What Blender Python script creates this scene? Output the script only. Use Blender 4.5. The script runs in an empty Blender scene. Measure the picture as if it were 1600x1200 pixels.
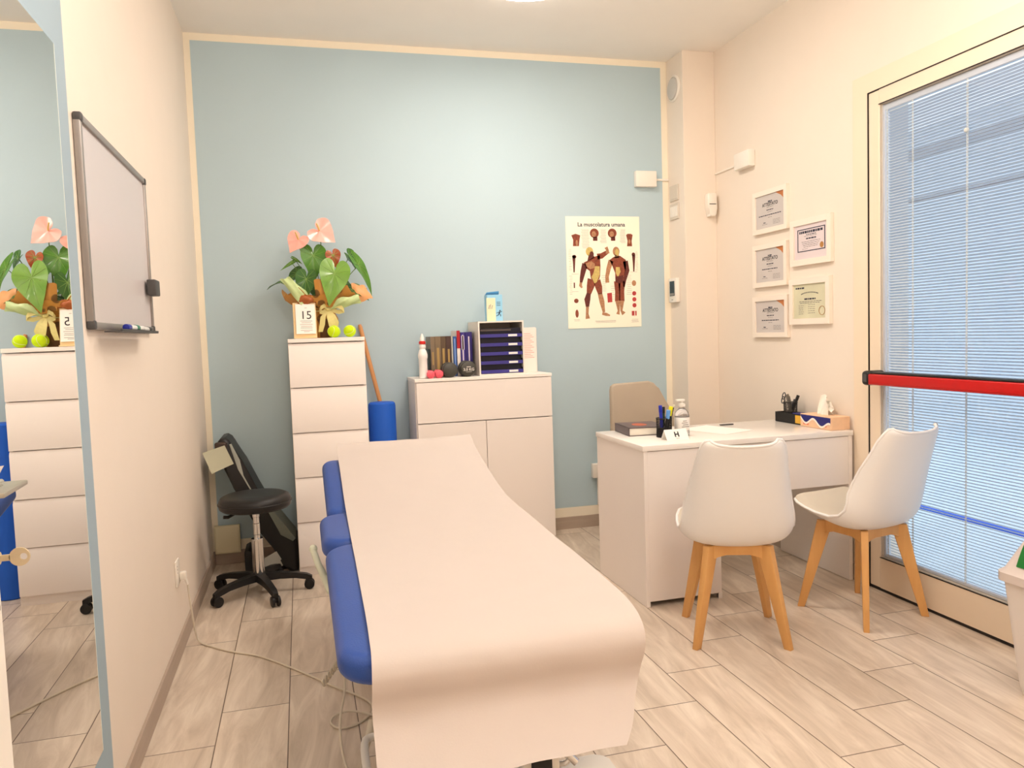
import bpy, bmesh, math, random
from mathutils import Vector, Matrix
random.seed(7)
PI = math.pi
SC = bpy.context.scene
COL = SC.collection

# ---------------------------------------------------------------- camera, world, lights, exposure
CAM = Vector((0.5191, -4.5384, 1.2244)); YAW, PITCH, ROLL, FPX = 0.26227, -0.06552, -0.03399, 1221.33
fw = Vector((math.sin(YAW)*math.cos(PITCH), math.cos(YAW)*math.cos(PITCH), math.sin(PITCH)))
r0 = Vector((math.cos(YAW), -math.sin(YAW), 0)); u0 = r0.cross(fw)
rt = math.cos(ROLL)*r0 + math.sin(ROLL)*u0; up = -math.sin(ROLL)*r0 + math.cos(ROLL)*u0
cd = bpy.data.cameras.new('camera'); co = bpy.data.objects.new('camera', cd); COL.objects.link(co)
M3 = Matrix((rt, up, -fw)).transposed()
co.matrix_world = Matrix.Translation(CAM) @ M3.to_4x4()
cd.sensor_fit = 'HORIZONTAL'; cd.sensor_width = 36; cd.lens = FPX/1600*36; cd.clip_start = 0.02
SC.camera = co

w = bpy.data.worlds.new('sky'); SC.world = w; w.use_nodes = True
bg = w.node_tree.nodes['Background']; bg.inputs[0].default_value = (0.74, 0.88, 1.0, 1); bg.inputs[1].default_value = 2.0

SC.view_settings.view_transform = 'Standard'; SC.view_settings.look = 'None'
SC.view_settings.exposure = -0.06; SC.view_settings.gamma = 1; SC.view_settings.use_curve_mapping = False
SC.cycles.max_bounces = 10; SC.cycles.diffuse_bounces = 6; SC.cycles.transparent_max_bounces = 16
SC.cycles.use_denoising = True
WARM = (1.0, 0.89, 0.80)
W, H = 3.008, 2.868
# flush ceiling lamp near the desk (x, y, diameter, watts) and added unseen fill globes (x, y, z, radius, radiance)
LAMPS = [(1.60, -1.06, 0.50, 11)]
FILL_GLOBES = [(0.72, -3.15, 2.50, 0.15, 31), (2.10, -2.85, 2.50, 0.15, 18), (1.45, -4.95, 2.42, 0.15, 11)]
for lx, ly, ld, lp in LAMPS:
    d = bpy.data.lights.new('ceiling_lamp_light', 'AREA'); d.shape = 'DISK'; d.size = ld*0.92; d.energy = lp; d.color = WARM
    o = bpy.data.objects.new('ceiling_lamp_light', d); o.location = (lx, ly, H-0.068); COL.objects.link(o)

# ---------------------------------------------------------------- helpers
def lin(c):
    return tuple(((v/255)/12.92 if v/255 <= 0.04045 else ((v/255+0.055)/1.055)**2.4) for v in c)
MATS = {}
def mat(name, rgb, rough=0.5, metal=0.0, trans=0.0, noise=0.04, nscale=6.0, bump=0.0, bscale=120.0, alpha=None, coat=0.0, ior=1.45, spec=0.5, emit=None):
    if name in MATS: return MATS[name]
    m = bpy.data.materials.new(name); m.use_nodes = True; nt = m.node_tree; N = nt.nodes; L = nt.links
    b = N['Principled BSDF']; c = lin(rgb)
    b.inputs['Roughness'].default_value = rough; b.inputs['Metallic'].default_value = metal
    b.inputs['Transmission Weight'].default_value = trans; b.inputs['IOR'].default_value = ior
    b.inputs['Coat Weight'].default_value = coat; b.inputs['Specular IOR Level'].default_value = spec
    tc = N.new('ShaderNodeTexCoord'); nz = N.new('ShaderNodeTexNoise'); nz.inputs['Scale'].default_value = nscale
    nz.inputs['Detail'].default_value = 4
    L.new(tc.outputs['Object'], nz.inputs['Vector'])
    mx = N.new('ShaderNodeMix'); mx.data_type = 'RGBA'; mx.name = 'basemix'
    mx.inputs[6].default_value = tuple(v*(1-noise) for v in c)+(1,)
    mx.inputs[7].default_value = tuple(min(1, v*(1+noise)) for v in c)+(1,)
    L.new(nz.outputs['Fac'], mx.inputs[0]); L.new(mx.outputs[2], b.inputs['Base Color'])
    if bump:
        n2 = N.new('ShaderNodeTexNoise'); n2.inputs['Scale'].default_value = bscale; L.new(tc.outputs['Object'], n2.inputs['Vector'])
        bp = N.new('ShaderNodeBump'); bp.inputs['Strength'].default_value = bump; bp.inputs['Distance'].default_value = 0.002
        L.new(n2.outputs['Fac'], bp.inputs['Height']); L.new(bp.outputs[0], b.inputs['Normal'])
    if emit:
        b.inputs['Emission Color'].default_value = lin(emit[0])+(1,); b.inputs['Emission Strength'].default_value = emit[1]
    MATS[name] = m; return m

class MB:
    def __init__(s): s.bm = bmesh.new()
    def _tag(s, before, mi):
        for f in s.bm.faces:
            if f not in before: f.material_index = mi
    def box(s, x0, x1, y0, y1, z0, z1, bev=0.0, seg=2, mi=0, M=None):
        t = bmesh.new()
        vs = [t.verts.new((x, y, z)) for x in (x0, x1) for y in (y0, y1) for z in (z0, z1)]
        for q in ((0,1,3,2),(4,6,7,5),(0,4,5,1),(2,3,7,6),(0,2,6,4),(1,5,7,3)): t.faces.new([vs[i] for i in q])
        if bev > 0: bmesh.ops.bevel(t, geom=list(t.edges)+list(t.verts), offset=bev, segments=seg, profile=0.5, affect='EDGES')
        return s._merge(t, mi, M)
    def _merge(s, t, mi=0, M=None):
        if M is not None: t.transform(M)
        bmesh.ops.recalc_face_normals(t, faces=t.faces)
        for f in t.faces: f.material_index = mi
        me = bpy.data.meshes.new('tmp'); t.to_mesh(me); t.free(); s.bm.from_mesh(me); bpy.data.meshes.remove(me); return s
    def hexa(s, pts, bev=0.0, mi=0, seg=2):
        t = bmesh.new(); vs = [t.verts.new(p) for p in pts]   # 4 bottom ring, 4 top ring
        for q in ((3,2,1,0),(4,5,6,7),(0,1,5,4),(1,2,6,5),(2,3,7,6),(3,0,4,7)): t.faces.new([vs[i] for i in q])
        if bev > 0: bmesh.ops.bevel(t, geom=list(t.edges)+list(t.verts), offset=bev, segments=seg, profile=0.5, affect='EDGES')
        return s._merge(t, mi)
    def prism(s, poly, axis, a, b, bev=0.0, mi=0, seg=2, M=None):
        # poly: 2D points; axis 'x': (y,z), 'y': (x,z), 'z': (x,y)
        f = {'x': lambda p, t: (t, p[0], p[1]), 'y': lambda p, t: (p[0], t, p[1]), 'z': lambda p, t: (p[0], p[1], t)}[axis]
        t = bmesh.new(); lo = [t.verts.new(f(p, a)) for p in poly]; hi = [t.verts.new(f(p, b)) for p in poly]
        n = len(poly); t.faces.new(lo); t.faces.new(hi[::-1])
        for i in range(n): t.faces.new((lo[i], lo[(i+1) % n], hi[(i+1) % n], hi[i]))
        if bev > 0:
            ed = [e for e in t.edges if (e.verts[0] in lo) == (e.verts[1] in lo)]
            bmesh.ops.bevel(t, geom=ed, offset=bev, segments=seg, profile=0.5, affect='EDGES')
        return s._merge(t, mi, M)
    def lathe(s, prof, c=(0, 0, 0), seg=32, mi=0, M=None, cap=True):
        t = bmesh.new(); rings = []
        for r, z in prof: rings.append([t.verts.new((c[0]+r*math.cos(2*PI*i/seg), c[1]+r*math.sin(2*PI*i/seg), c[2]+z)) for i in range(seg)])
        for a, b in zip(rings, rings[1:]):
            for i in range(seg): t.faces.new((a[i], a[(i+1) % seg], b[(i+1) % seg], b[i]))
        if cap:
            t.faces.new(rings[0][::-1]); t.faces.new(rings[-1])
        return s._merge(t, mi, M)
    def cyl(s, p, q, r1, r2=None, seg=20, mi=0, bev=0.0):
        p = Vector(p); q = Vector(q); r2 = r1 if r2 is None else r2; d = q-p; l = d.length
        M = Matrix.Translation(p) @ d.to_track_quat('Z', 'Y').to_matrix().to_4x4()
        if bev: prof = [(r1-bev, 0), (r1-bev*0.3, bev*0.3), (r1, bev), (r2, l-bev), (r2-bev*0.3, l-bev*0.3), (r2-bev, l)]
        else: prof = [(r1, 0), (r2, l)]
        return s.lathe(prof, (0, 0, 0), seg, mi, M)
    def tube(s, pts, r, seg=8, mi=0, closed=False, smooth=0):
        P = [Vector(p) for p in pts]
        for _ in range(smooth):
            Q = [P[0]] if not closed else []
            n = len(P)
            for i in range(n-1 if not closed else n):
                a, b = P[i], P[(i+1) % n]; Q += [a*0.75+b*0.25, a*0.25+b*0.75]
            if not closed: Q.append(P[-1])
            P = Q
        t = bmesh.new(); rings = []; n = len(P); prev = None
        for i, p in enumerate(P):
            a = P[i-1] if (i or closed) else P[i]; b = P[(i+1) % n] if (i < n-1 or closed) else P[i]
            d = (b-a).normalized()
            if prev is None:
                ref = Vector((0, 0, 1)) if abs(d.z) < 0.9 else Vector((1, 0, 0)); nrm = d.cross(ref).normalized()
            else:
                nrm = (prev-d*prev.dot(d)).normalized()
            prev = nrm; bn = d.cross(nrm)
            rr = r[i] if isinstance(r, (list, tuple)) and len(r) == n else (r if not isinstance(r, (list, tuple)) else r[0])
            rings.append([t.verts.new(p+rr*(math.cos(2*PI*k/seg)*nrm+math.sin(2*PI*k/seg)*bn)) for k in range(seg)])
        for i in range(n if closed else n-1):
            a, b = rings[i], rings[(i+1) % n]
            for k in range(seg): t.faces.new((a[k], a[(k+1) % seg], b[(k+1) % seg], b[k]))
        if not closed: t.faces.new(rings[0][::-1]); t.faces.new(rings[-1])
        return s._merge(t, mi)
    def ball(s, c, r, seg=24, rings=16, mi=0, sc=(1, 1, 1)):
        t = bmesh.new(); bmesh.ops.create_uvsphere(t, u_segments=seg, v_segments=rings, radius=r)
        t.transform(Matrix.Translation(Vector(c)) @ Matrix.Diagonal((*sc, 1))); return s._merge(t, mi)
    def sheet(s, grid, thick=0.0, mi=0, closed_u=False):
        # grid: rows of points -> surface with real thickness
        t = bmesh.new(); V = [[t.verts.new(p) for p in row] for row in grid]
        for i in range(len(V)-1):
            n = len(V[i]); rng = n if closed_u else n-1
            for j in range(rng): t.faces.new((V[i][j], V[i][(j+1) % n], V[i+1][(j+1) % n], V[i+1][j]))
        bmesh.ops.recalc_face_normals(t, faces=t.faces)
        if thick: bmesh.ops.solidify(t, geom=list(t.faces), thickness=thick)
        return s._merge(t, mi)
    def flat(s, poly3, th, nrm, mi=0):
        n = Vector(nrm).normalized()*th
        t = bmesh.new(); lo = [t.verts.new(Vector(p)) for p in poly3]; hi = [t.verts.new(Vector(p)+n) for p in poly3]; k = len(lo)
        t.faces.new(lo); t.faces.new(hi[::-1])
        for i in range(k): t.faces.new((lo[i], lo[(i+1) % k], hi[(i+1) % k], hi[i]))
        return s._merge(t, mi)
    def build(s, name, m, parent=None, local=False, sharp=35, recalc=True):
        me = bpy.data.meshes.new(name)
        if parent is not None and not local:
            s.bm.transform(origin(parent).inverted())
        elif parent is None and not local and s.__dict__.get('org'):
            s.bm.transform(Matrix.Translation(-Vector(s.org)))
        s.bm.to_mesh(me); s.bm.free()
        for mm in (m if isinstance(m, (list, tuple)) else [m]): me.materials.append(mm)
        me.polygons.foreach_set('use_smooth', [True]*len(me.polygons)); me.set_sharp_from_angle(angle=math.radians(sharp)); me.update()
        o = bpy.data.objects.new(name, me); COL.objects.link(o)
        if parent is not None: o.parent = parent
        elif s.__dict__.get('org'): o.location = s.org
        return o
def origin(o):
    M = Matrix.Identity(4)
    while o is not None:
        M = (Matrix.Translation(o.location) @ o.rotation_euler.to_matrix().to_4x4()) @ M; o = o.parent
    return M
def thing(name, label, cat, loc=(0, 0, 0), rz=0.0, group=None):
    o = bpy.data.objects.new(name, None); COL.objects.link(o); o.empty_display_size = 0.05
    o.location = loc; o.rotation_euler = (0, 0, rz); o['label'] = label; o['category'] = cat
    if group: o['group'] = group
    return o
def tag(o, label, cat, group=None):
    o['label'] = label; o['category'] = cat
    if group: o['group'] = group
    return o
def struct(o): o['kind'] = 'structure'; return o
def dup(root, loc, rz, label, group=None):
    r = root.copy(); COL.objects.link(r); r.location = loc; r.rotation_euler = (0, 0, rz); r['label'] = label
    if group: r['group'] = group
    for ch in list(root.children):
        c = ch.copy(); COL.objects.link(c); c.parent = r
        for g in list(ch.children):
            d = g.copy(); COL.objects.link(d); d.parent = c
    return r
def absorb(base, objs):
    # printed marks belong to the sheet they are printed on: one mesh, several inks
    bm = bmesh.new(); bm.from_mesh(base.data)
    for o in objs:
        off = len(base.data.materials)
        for m_ in o.data.materials: base.data.materials.append(m_)
        n0 = len(bm.faces); bm.from_mesh(o.data); bm.faces.ensure_lookup_table()
        for f_ in bm.faces[n0:]: f_.material_index += off
        me_ = o.data; bpy.data.objects.remove(o); bpy.data.meshes.remove(me_)
    bm.to_mesh(base.data); bm.free(); return base
def text(name, s, size, loc, xdir, ydir, m, parent, align='CENTER', th=0.0004, bold=0.0, sx=1.0):
    cu = bpy.data.curves.new('t', 'FONT'); cu.body = s; cu.size = size; cu.align_x = align; cu.align_y = 'CENTER'; cu.offset = bold; cu.extrude = th/2
    cu.resolution_u = 3
    o = bpy.data.objects.new('t', cu); COL.objects.link(o)
    dg = bpy.context.evaluated_depsgraph_get(); me = bpy.data.meshes.new_from_object(o.evaluated_get(dg))
    bpy.data.objects.remove(o); bpy.data.curves.remove(cu)
    X = Vector(xdir).normalized(); Y = Vector(ydir).normalized(); Z = X.cross(Y)
    M = Matrix.Translation(Vector(loc)) @ Matrix((X*sx, Y, Z)).transposed().to_4x4()
    if parent is not None: M = origin(parent).inverted() @ M
    me.transform(M); me.materials.clear(); me.materials.append(m); me.name = name
    q = bpy.data.objects.new(name, me); COL.objects.link(q)
    if parent is not None: q.parent = parent
    return q

# ---------------------------------------------------------------- materials
CREAM = mat('wall_cream_paint', (236, 224, 210), 0.75, noise=0.02, bump=0.15, bscale=60)
CEIL = mat('ceiling_paint', (246, 242, 236), 0.85, noise=0.02)
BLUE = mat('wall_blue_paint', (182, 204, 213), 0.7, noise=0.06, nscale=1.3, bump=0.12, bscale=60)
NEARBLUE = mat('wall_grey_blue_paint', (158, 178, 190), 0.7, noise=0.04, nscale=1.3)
BAND = mat('white_border_paint', (245, 236, 216), 0.7, noise=0.015)
WHITE = mat('white_furniture_laminate', (238, 230, 224), 0.38, noise=0.01)
WEDGE = mat('white_laminate_edge', (246, 238, 230), 0.4, noise=0.01)
GLOSSW = mat('white_desk_top', (240, 234, 228), 0.22, noise=0.01)
DOORW = mat('cream_door_frame_paint', (240, 222, 198), 0.45, noise=0.01)
PLAST = mat('white_plastic', (240, 234, 224), 0.35, noise=0.01)
SHELL = mat('white_shell_plastic', (238, 236, 234), 0.38, noise=0.01)
CUSH = mat('grey_beige_vinyl', (205, 196, 180), 0.5, noise=0.03, bump=0.2)
WOOD = None
def wood(name, c1, c2, stretch=(30, 30, 3), rough=0.45):
    m = mat(name, c1, rough); nt = m.node_tree; N = nt.nodes; L = nt.links
    mp = N.new('ShaderNodeMapping'); mp.inputs['Scale'].default_value = stretch
    tc = [n for n in N if n.type == 'TEX_COORD'][0]; nz = [n for n in N if n.type == 'TEX_NOISE'][0]
    L.new(tc.outputs['Object'], mp.inputs[0]); L.new(mp.outputs[0], nz.inputs['Vector']); nz.inputs['Scale'].default_value = 1.0; nz.inputs['Distortion'].default_value = 0.6
    mx = N['basemix']; mx.inputs[6].default_value = lin(c1)+(1,); mx.inputs[7].default_value = lin(c2)+(1,)
    return m
BEECH = wood('beech_wood', (206, 150, 84), (226, 176, 112))
STICKW = wood('stick_wood', (196, 132, 78), (214, 156, 102))
BLACK = mat('black_leatherette', (26, 24, 24), 0.42, noise=0.15, nscale=60, bump=0.2, bscale=300)
BLACKP = mat('black_plastic', (24, 22, 22), 0.45, noise=0.1)
DGREY = mat('dark_grey_plastic', (74, 72, 72), 0.5)
CHROME = mat('chrome', (225, 225, 225), 0.12, metal=1.0)
ALU = mat('aluminium_frame', (158, 152, 148), 0.4, metal=0.6)
BLUEV = mat('blue_vinyl_upholstery', (42, 78, 158), 0.42, noise=0.06, nscale=14, bump=0.25, bscale=250)
PIPING = mat('dark_blue_piping', (30, 44, 96), 0.5)
PAPER = mat('paper_sheet', (204, 193, 186), 0.8, noise=0.02, nscale=12, bump=0.08, bscale=240)
PRINT = mat('printed_ink', (40, 38, 42), 0.7)
GREYINK = mat('grey_ink', (120, 112, 108), 0.7)
ROLLB = mat('blue_foam', (22, 92, 200), 0.6, bump=0.2, bscale=400)
RED = mat('red_enamel', (196, 12, 12), 0.3)
TUBEW = mat('white_painted_steel', (232, 228, 220), 0.35)
CABLE = mat('white_cable_rubber', (214, 204, 186), 0.5)
SKIRT = wood('grey_wood_skirting', (164, 146, 132), (186, 170, 154), (4, 3, 40), 0.5)

def floor_material():
    m = bpy.data.materials.new('wood_effect_floor_tiles'); m.use_nodes = True; nt = m.node_tree; N = nt.nodes; L = nt.links; b = N['Principled BSDF']
    def math_(op, a, c=None, v=None):
        n = N.new('ShaderNodeMath'); n.operation = op
        if isinstance(a, (int, float)): n.inputs[0].default_value = a
        else: L.new(a, n.inputs[0])
        if c is not None:
            if isinstance(c, (int, float)): n.inputs[1].default_value = c
            else: L.new(c, n.inputs[1])
        if v is not None: n.inputs[2].default_value = v
        return n.outputs[0]
    tc = N.new('ShaderNodeTexCoord'); sp = N.new('ShaderNodeSeparateXYZ'); L.new(tc.outputs['Object'], sp.inputs[0])
    kx = math_('DIVIDE', math_('SUBTRACT', sp.outputs[0], 0.208-2.152), 0.2152)   # keep positive
    k = math_('FLOOR', kx); fx = math_('FRACT', kx)
    ky = math_('DIVIDE', math_('ADD', math_('SUBTRACT', sp.outputs[1], -0.985-8.65), math_('MULTIPLY', math_('SUBTRACT', k, 10), -0.2163)), 0.865)
    ky = math_('ADD', ky, 20.0)
    j = math_('FLOOR', ky); fy = math_('FRACT', ky)
    ex = math_('MULTIPLY', math_('MINIMUM', fx, math_('SUBTRACT', 1.0, fx)), 0.2152)
    ey = math_('MULTIPLY', math_('MINIMUM', fy, math_('SUBTRACT', 1.0, fy)), 0.865)
    ed = math_('MINIMUM', ex, ey)
    joint = math_('LESS_THAN', ed, 0.0017)
    cb = N.new('ShaderNodeCombineXYZ'); L.new(k, cb.inputs[0]); L.new(j, cb.inputs[1])
    wn = N.new('ShaderNodeTexWhiteNoise'); L.new(cb.outputs[0], wn.inputs['Vector'])
    # grain, shifted for each tile
    mp = N.new('ShaderNodeMapping'); mp.inputs['Scale'].default_value = (16, 2.2, 1)
    va = N.new('ShaderNodeVectorMath'); va.operation = 'MULTIPLY_ADD'; L.new(wn.outputs['Color'], va.inputs[0]); va.inputs[1].default_value = (9, 9, 9); L.new(tc.outputs['Object'], va.inputs[2])
    rot = N.new('ShaderNodeMapping'); rot.inputs['Rotation'].default_value = (0, 0, 0.10); L.new(va.outputs[0], rot.inputs[0])
    L.new(rot.outputs[0], mp.inputs[0])
    n1 = N.new('ShaderNodeTexNoise'); n1.inputs['Scale'].default_value = 1.0; n1.inputs['Detail'].default_value = 9; n1.inputs['Roughness'].default_value = 0.62; n1.inputs['Distortion'].default_value = 1.1
    L.new(mp.outputs[0], n1.inputs['Vector'])
    cr = N.new('ShaderNodeValToRGB'); e = cr.color_ramp.elements
    e[0].position = 0.28; e[0].color = lin((190, 173, 154))+(1,); e[1].position = 0.75; e[1].color = lin((238, 225, 208))+(1,)
    x = cr.color_ramp.elements.new(0.5); x.color = lin((214, 198, 180))+(1,)
    L.new(n1.outputs['Fac'], cr.inputs[0])
    hs = N.new('ShaderNodeHueSaturation'); L.new(cr.outputs[0], hs.inputs['Color'])
    L.new(math_('MULTIPLY_ADD', wn.outputs['Value'], 0.14, 0.93), hs.inputs['Value'])
    mx = N.new('ShaderNodeMix'); mx.data_type = 'RGBA'; L.new(joint, mx.inputs[0]); L.new(hs.outputs[0], mx.inputs[6]); mx.inputs[7].default_value = lin((108, 90, 74))+(1,)
    L.new(mx.outputs[2], b.inputs['Base Color'])
    L.new(math_('MULTIPLY_ADD', n1.outputs['Fac'], 0.15, 0.30), b.inputs['Roughness'])
    bp = N.new('ShaderNodeBump'); bp.inputs['Strength'].default_value = 0.35; bp.inputs['Distance'].default_value = 0.002
    L.new(math_('MINIMUM', math_('MULTIPLY', ed, 250.0), 1.0), bp.inputs['Height']); L.new(bp.outputs[0], b.inputs['Normal'])
    return m
FLOORM = floor_material()

# ================================================================= THE SETTING
YF = -5.4
PX, PY = 0.2125, 0.2126
struct(MB().box(-0.2, W+0.2, YF-0.1, 0.15, -0.12, 0.0).build('floor', FLOORM))
struct(MB().box(-0.2, W+0.2, YF-0.1, 0.15, H, H+0.12).build('ceiling', CEIL))
# back wall: cream border, painted blue field
wb = struct(MB().box(-0.1, W+0.1, 0.0, 0.12, 0, H).build('wall_back', BAND))
struct(MB().box(0.032, 2.755, -0.0012, 0.004, 0.132, 2.829).build('blue_field', BLUE, wb))
struct(MB().box(-0.12, 0.0, -4.30, 0.0, 0, H).box(-0.12, 0.0, YF, -5.12, 0, H).box(-0.12, 0, -5.12, -4.30, 2.06, H).build('wall_left', CREAM))
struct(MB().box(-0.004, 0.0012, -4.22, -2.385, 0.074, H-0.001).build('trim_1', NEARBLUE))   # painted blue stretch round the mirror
struct(MB().box(-0.1, W+0.1, YF-0.12, YF, 0, H).build('wall_front', CREAM))
# right wall with the opening of the glazed double door
DY0, DY1, DH = -1.44, -4.05, 2.314
struct(MB().box(W, W+0.30, DY0, 0.0, 0, H).box(W, W+0.30, YF, DY1, 0, H).box(W, W+0.30, DY1, DY0, DH, H).build('wall_right', CREAM))
struct(MB().box(W-PX, W, -PY, 0.0, 0, H, 0.002, 1).build('wall_pilaster', CREAM))
sk = 0.074
struct(MB().box(0.0, W-PX, -0.010, 0.0, 0, sk, 0.001, 1).build('baseboard_back', SKIRT))
struct(MB().box(0.0, 0.010, -4.30, -0.0, 0, sk, 0.001, 1).build('baseboard_left', SKIRT))
struct(MB().box(W-0.010, W, DY0, -PY, 0, sk, 0.001, 1).box(W-PX, W, -PY-0.010, -PY, 0, sk, 0.001, 1).build('baseboard_right', SKIRT))

# --- glazed emergency door on the right (door_1): casing, leaf, glass with blinds, red push bar
d1 = thing('door_1', '', ''); del d1['label']; del d1['category']; struct(d1)
cs = MB(); cs.box(W-0.006, W+0.10, -1.537, DY0, 0, DH); cs.box(W-0.006, W+0.10, DY1, DY1+0.097, 0, DH); cs.box(W-0.006, W+0.10, DY1+0.097, -1.537, 2.229, DH)
cs.build('door_casing', DOORW, d1)
def leaf(ya, yb, zt):
    f = MB(); x0, x1 = W-0.002, W+0.05
    f.box(x0, x1, ya, ya+0.066, 0.012, zt, 0.003, 1); f.box(x0, x1, yb-0.066, yb, 0.012, zt, 0.003, 1)
    f.box(x0, x1, ya+0.066, yb-0.066, 0.012, 0.154); f.box(x0, x1, ya+0.066, yb-0.066, 2.163, zt)
    return f
GASK_SHADE = mat('black_gasket', (40, 32, 28), 0.7)
ALW = mat('white_blind_channel', (214, 216, 222), 0.4)
def blinds(ya, yb):
    m = MB(); n = 158; pitch = (2.128-0.172)/n
    for i in range(n):
        z = 0.176+pitch*i; a = math.radians(34); c, s = math.cos(a)*0.0066, math.sin(a)*0.0066
        m.sheet([[(W+0.030-c, ya+0.012, z+s), (W+0.030-c, yb-0.012, z+s)], [(W+0.030, ya+0.012, z+0.0009), (W+0.030, yb-0.012, z+0.0009)], [(W+0.030+c, ya+0.012, z-s), (W+0.030+c, yb-0.012, z-s)]], 0.0003)
    return m
SLAT = bpy.data.materials.new('venetian_slat'); SLAT.use_nodes = True
_n = SLAT.node_tree.nodes; _l = SLAT.node_tree.links; _d = _n['Principled BSDF']; _d.inputs['Base Color'].default_value = lin((226, 232, 240))+(1,); _d.inputs['Roughness'].default_value = 0.45
_t = _n.new('ShaderNodeBsdfTranslucent'); _t.inputs[0].default_value = lin((214, 228, 244))+(1,)
_nz = _n.new('ShaderNodeTexNoise'); _nz.inputs['Scale'].default_value = 3; _mm = _n.new('ShaderNodeMath'); _mm.operation = 'MULTIPLY_ADD'; _mm.inputs[1].default_value = 0.1; _mm.inputs[2].default_value = 0.17; _l.new(_nz.outputs['Fac'], _mm.inputs[0])
_m = _n.new('ShaderNodeMixShader'); _l.new(_mm.outputs[0], _m.inputs[0]); _l.new(_d.outputs[0], _m.inputs[1]); _l.new(_t.outputs[0], _m.inputs[2]); _l.new(_m.outputs[0], _n['Material Output'].inputs[0])
GLASS = bpy.data.materials.new('window_glass'); GLASS.use_nodes = True
_n = GLASS.node_tree.nodes; _l = GLASS.node_tree.links; _n.remove(_n['Principled BSDF'])
_fr = _n.new('ShaderNodeFresnel'); _fr.inputs[0].default_value = 1.45; _tr = _n.new('ShaderNodeBsdfTransparent'); _tr.inputs[0].default_value = (0.97, 0.985, 1, 1); _gl = _n.new('ShaderNodeBsdfGlossy'); _gl.inputs['Roughness'].default_value = 0.01
_m = _n.new('ShaderNodeMixShader'); _ge = _n.new('ShaderNodeNewGeometry'); _sb = _n.new('ShaderNodeMath'); _sb.operation = 'SUBTRACT'; _sb.inputs[0].default_value = 1; _l.new(_ge.outputs['Backfacing'], _sb.inputs[1]); _mu = _n.new('ShaderNodeMath'); _mu.operation = 'MULTIPLY'; _l.new(_fr.outputs[0], _mu.inputs[0]); _l.new(_sb.outputs[0], _mu.inputs[1])
_l.new(_mu.outputs[0], _m.inputs[0]); _l.new(_tr.outputs[0], _m.inputs[1]); _l.new(_gl.outputs[0], _m.inputs[2]); _l.new(_m.outputs[0], _n['Material Output'].inputs[0])
for i, (ya, yb) in enumerate(((-2.745, -1.539), (-3.951, -2.749))):
    lf = leaf(ya, yb, 2.227).build('door_leaf', DOORW, d1)
    MB().box(W+0.004, W+0.010, ya+0.066, yb-0.066, 0.154, 2.163).build('glass_pane', GLASS, lf)
    bl = blinds(ya+0.078, yb-0.078).build('venetian_blind', SLAT, lf)
    h = MB().box(W+0.018, W+0.042, ya+0.07, yb-0.07, 2.134, 2.160, 0.002, 1).box(W+0.020, W+0.040, ya+0.07, yb-0.07, 0.156, 0.168, 0.002, 1)
    for yy in (ya+0.072, yb-0.072): h.box(W+0.016, W+0.044, yy-0.007, yy+0.007, 0.156, 2.16, 0.001, 1)
    h.build('blind_channel', ALW, lf)
    cdm = MB(); zs = [0.17+0.0124*q for q in range(159)]
    for yy in ((-1.630, -1.776, -2.053, -2.33, -2.61) if i == 0 else (-2.9, -3.2, -3.5, -3.8)):
        for dy in (-0.003, 0.003): cdm.box(W+0.019, W+0.0204, yy+dy-0.0007, yy+dy+0.0007, 0.165, 2.14)
        for q, z in enumerate(zs):
            if q % 1 == 0: cdm.box(W+0.018, W+0.0205, yy-0.003, yy+0.003, z-0.002, z+0.002)
    cdm.ball((W+0.016, -2.053, 1.94), 0.010, 12, 8) if i == 0 else None
    cdm.build('ladder_cord', mat('blind_cord', (222, 220, 212), 0.7), lf)
    g = MB(); e = 0.003
    for (y0, y1, z0, z1) in ((ya+0.066-e, yb-0.066+e, 0.154-e, 0.154), (ya+0.066-e, yb-0.066+e, 2.163, 2.163+e)):
        g.box(W-0.0035, W+0.003, y0, y1, z0, z1)
    g.build('gasket', GASK_SHADE, lf)
# dark strips laid in as the shadow gap lines round the leaf
MB().box(W-0.0065, W+0.02, -1.5395, -1.5365, 0, 2.2305).box(W-0.0065, W+0.02, DY1+0.1, -1.537, 2.2275, 2.2305).build('door_gap_seal', GASK_SHADE, d1)
MB().box(W-0.001, W+0.05, -3.95, -1.54, 0.0, 0.012).build('threshold_seal', GASK_SHADE, d1)
pb = thing('push_bar', 'long red push bar with black end housing across the glazed door', 'push bar', (W, -1.6, 0.97))
def bary(ya, yb):
    MB().box(W-0.098, W-0.004, yb, yb+0.050, 0.940, 1.004, 0.016, 4).build('end_housing', BLACKP, pb); MB().box(W-0.098, W-0.004, ya-0.050, ya, 0.940, 1.004, 0.016, 4).build('end_housing', BLACKP, pb)
    MB().box(W-0.088, W-0.040, ya, yb+0.004, 0.990, 1.000, 0.003, 1).build('back_rail', BLACKP, pb)
    MB().box(W-0.098, W-0.072, ya, yb+0.004, 0.944, 0.991, 0.005, 3).box(W-0.1, W-0.098, ya, yb-0.002, 0.9525, 0.954).build('bar', RED, pb)
    MB().box(W-0.0995, W-0.097, yb+0.012, yb+0.034, 0.956, 0.990, 0.0008, 1).build('end_plate', DGREY, pb)
bary(-2.66, -1.648)

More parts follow.
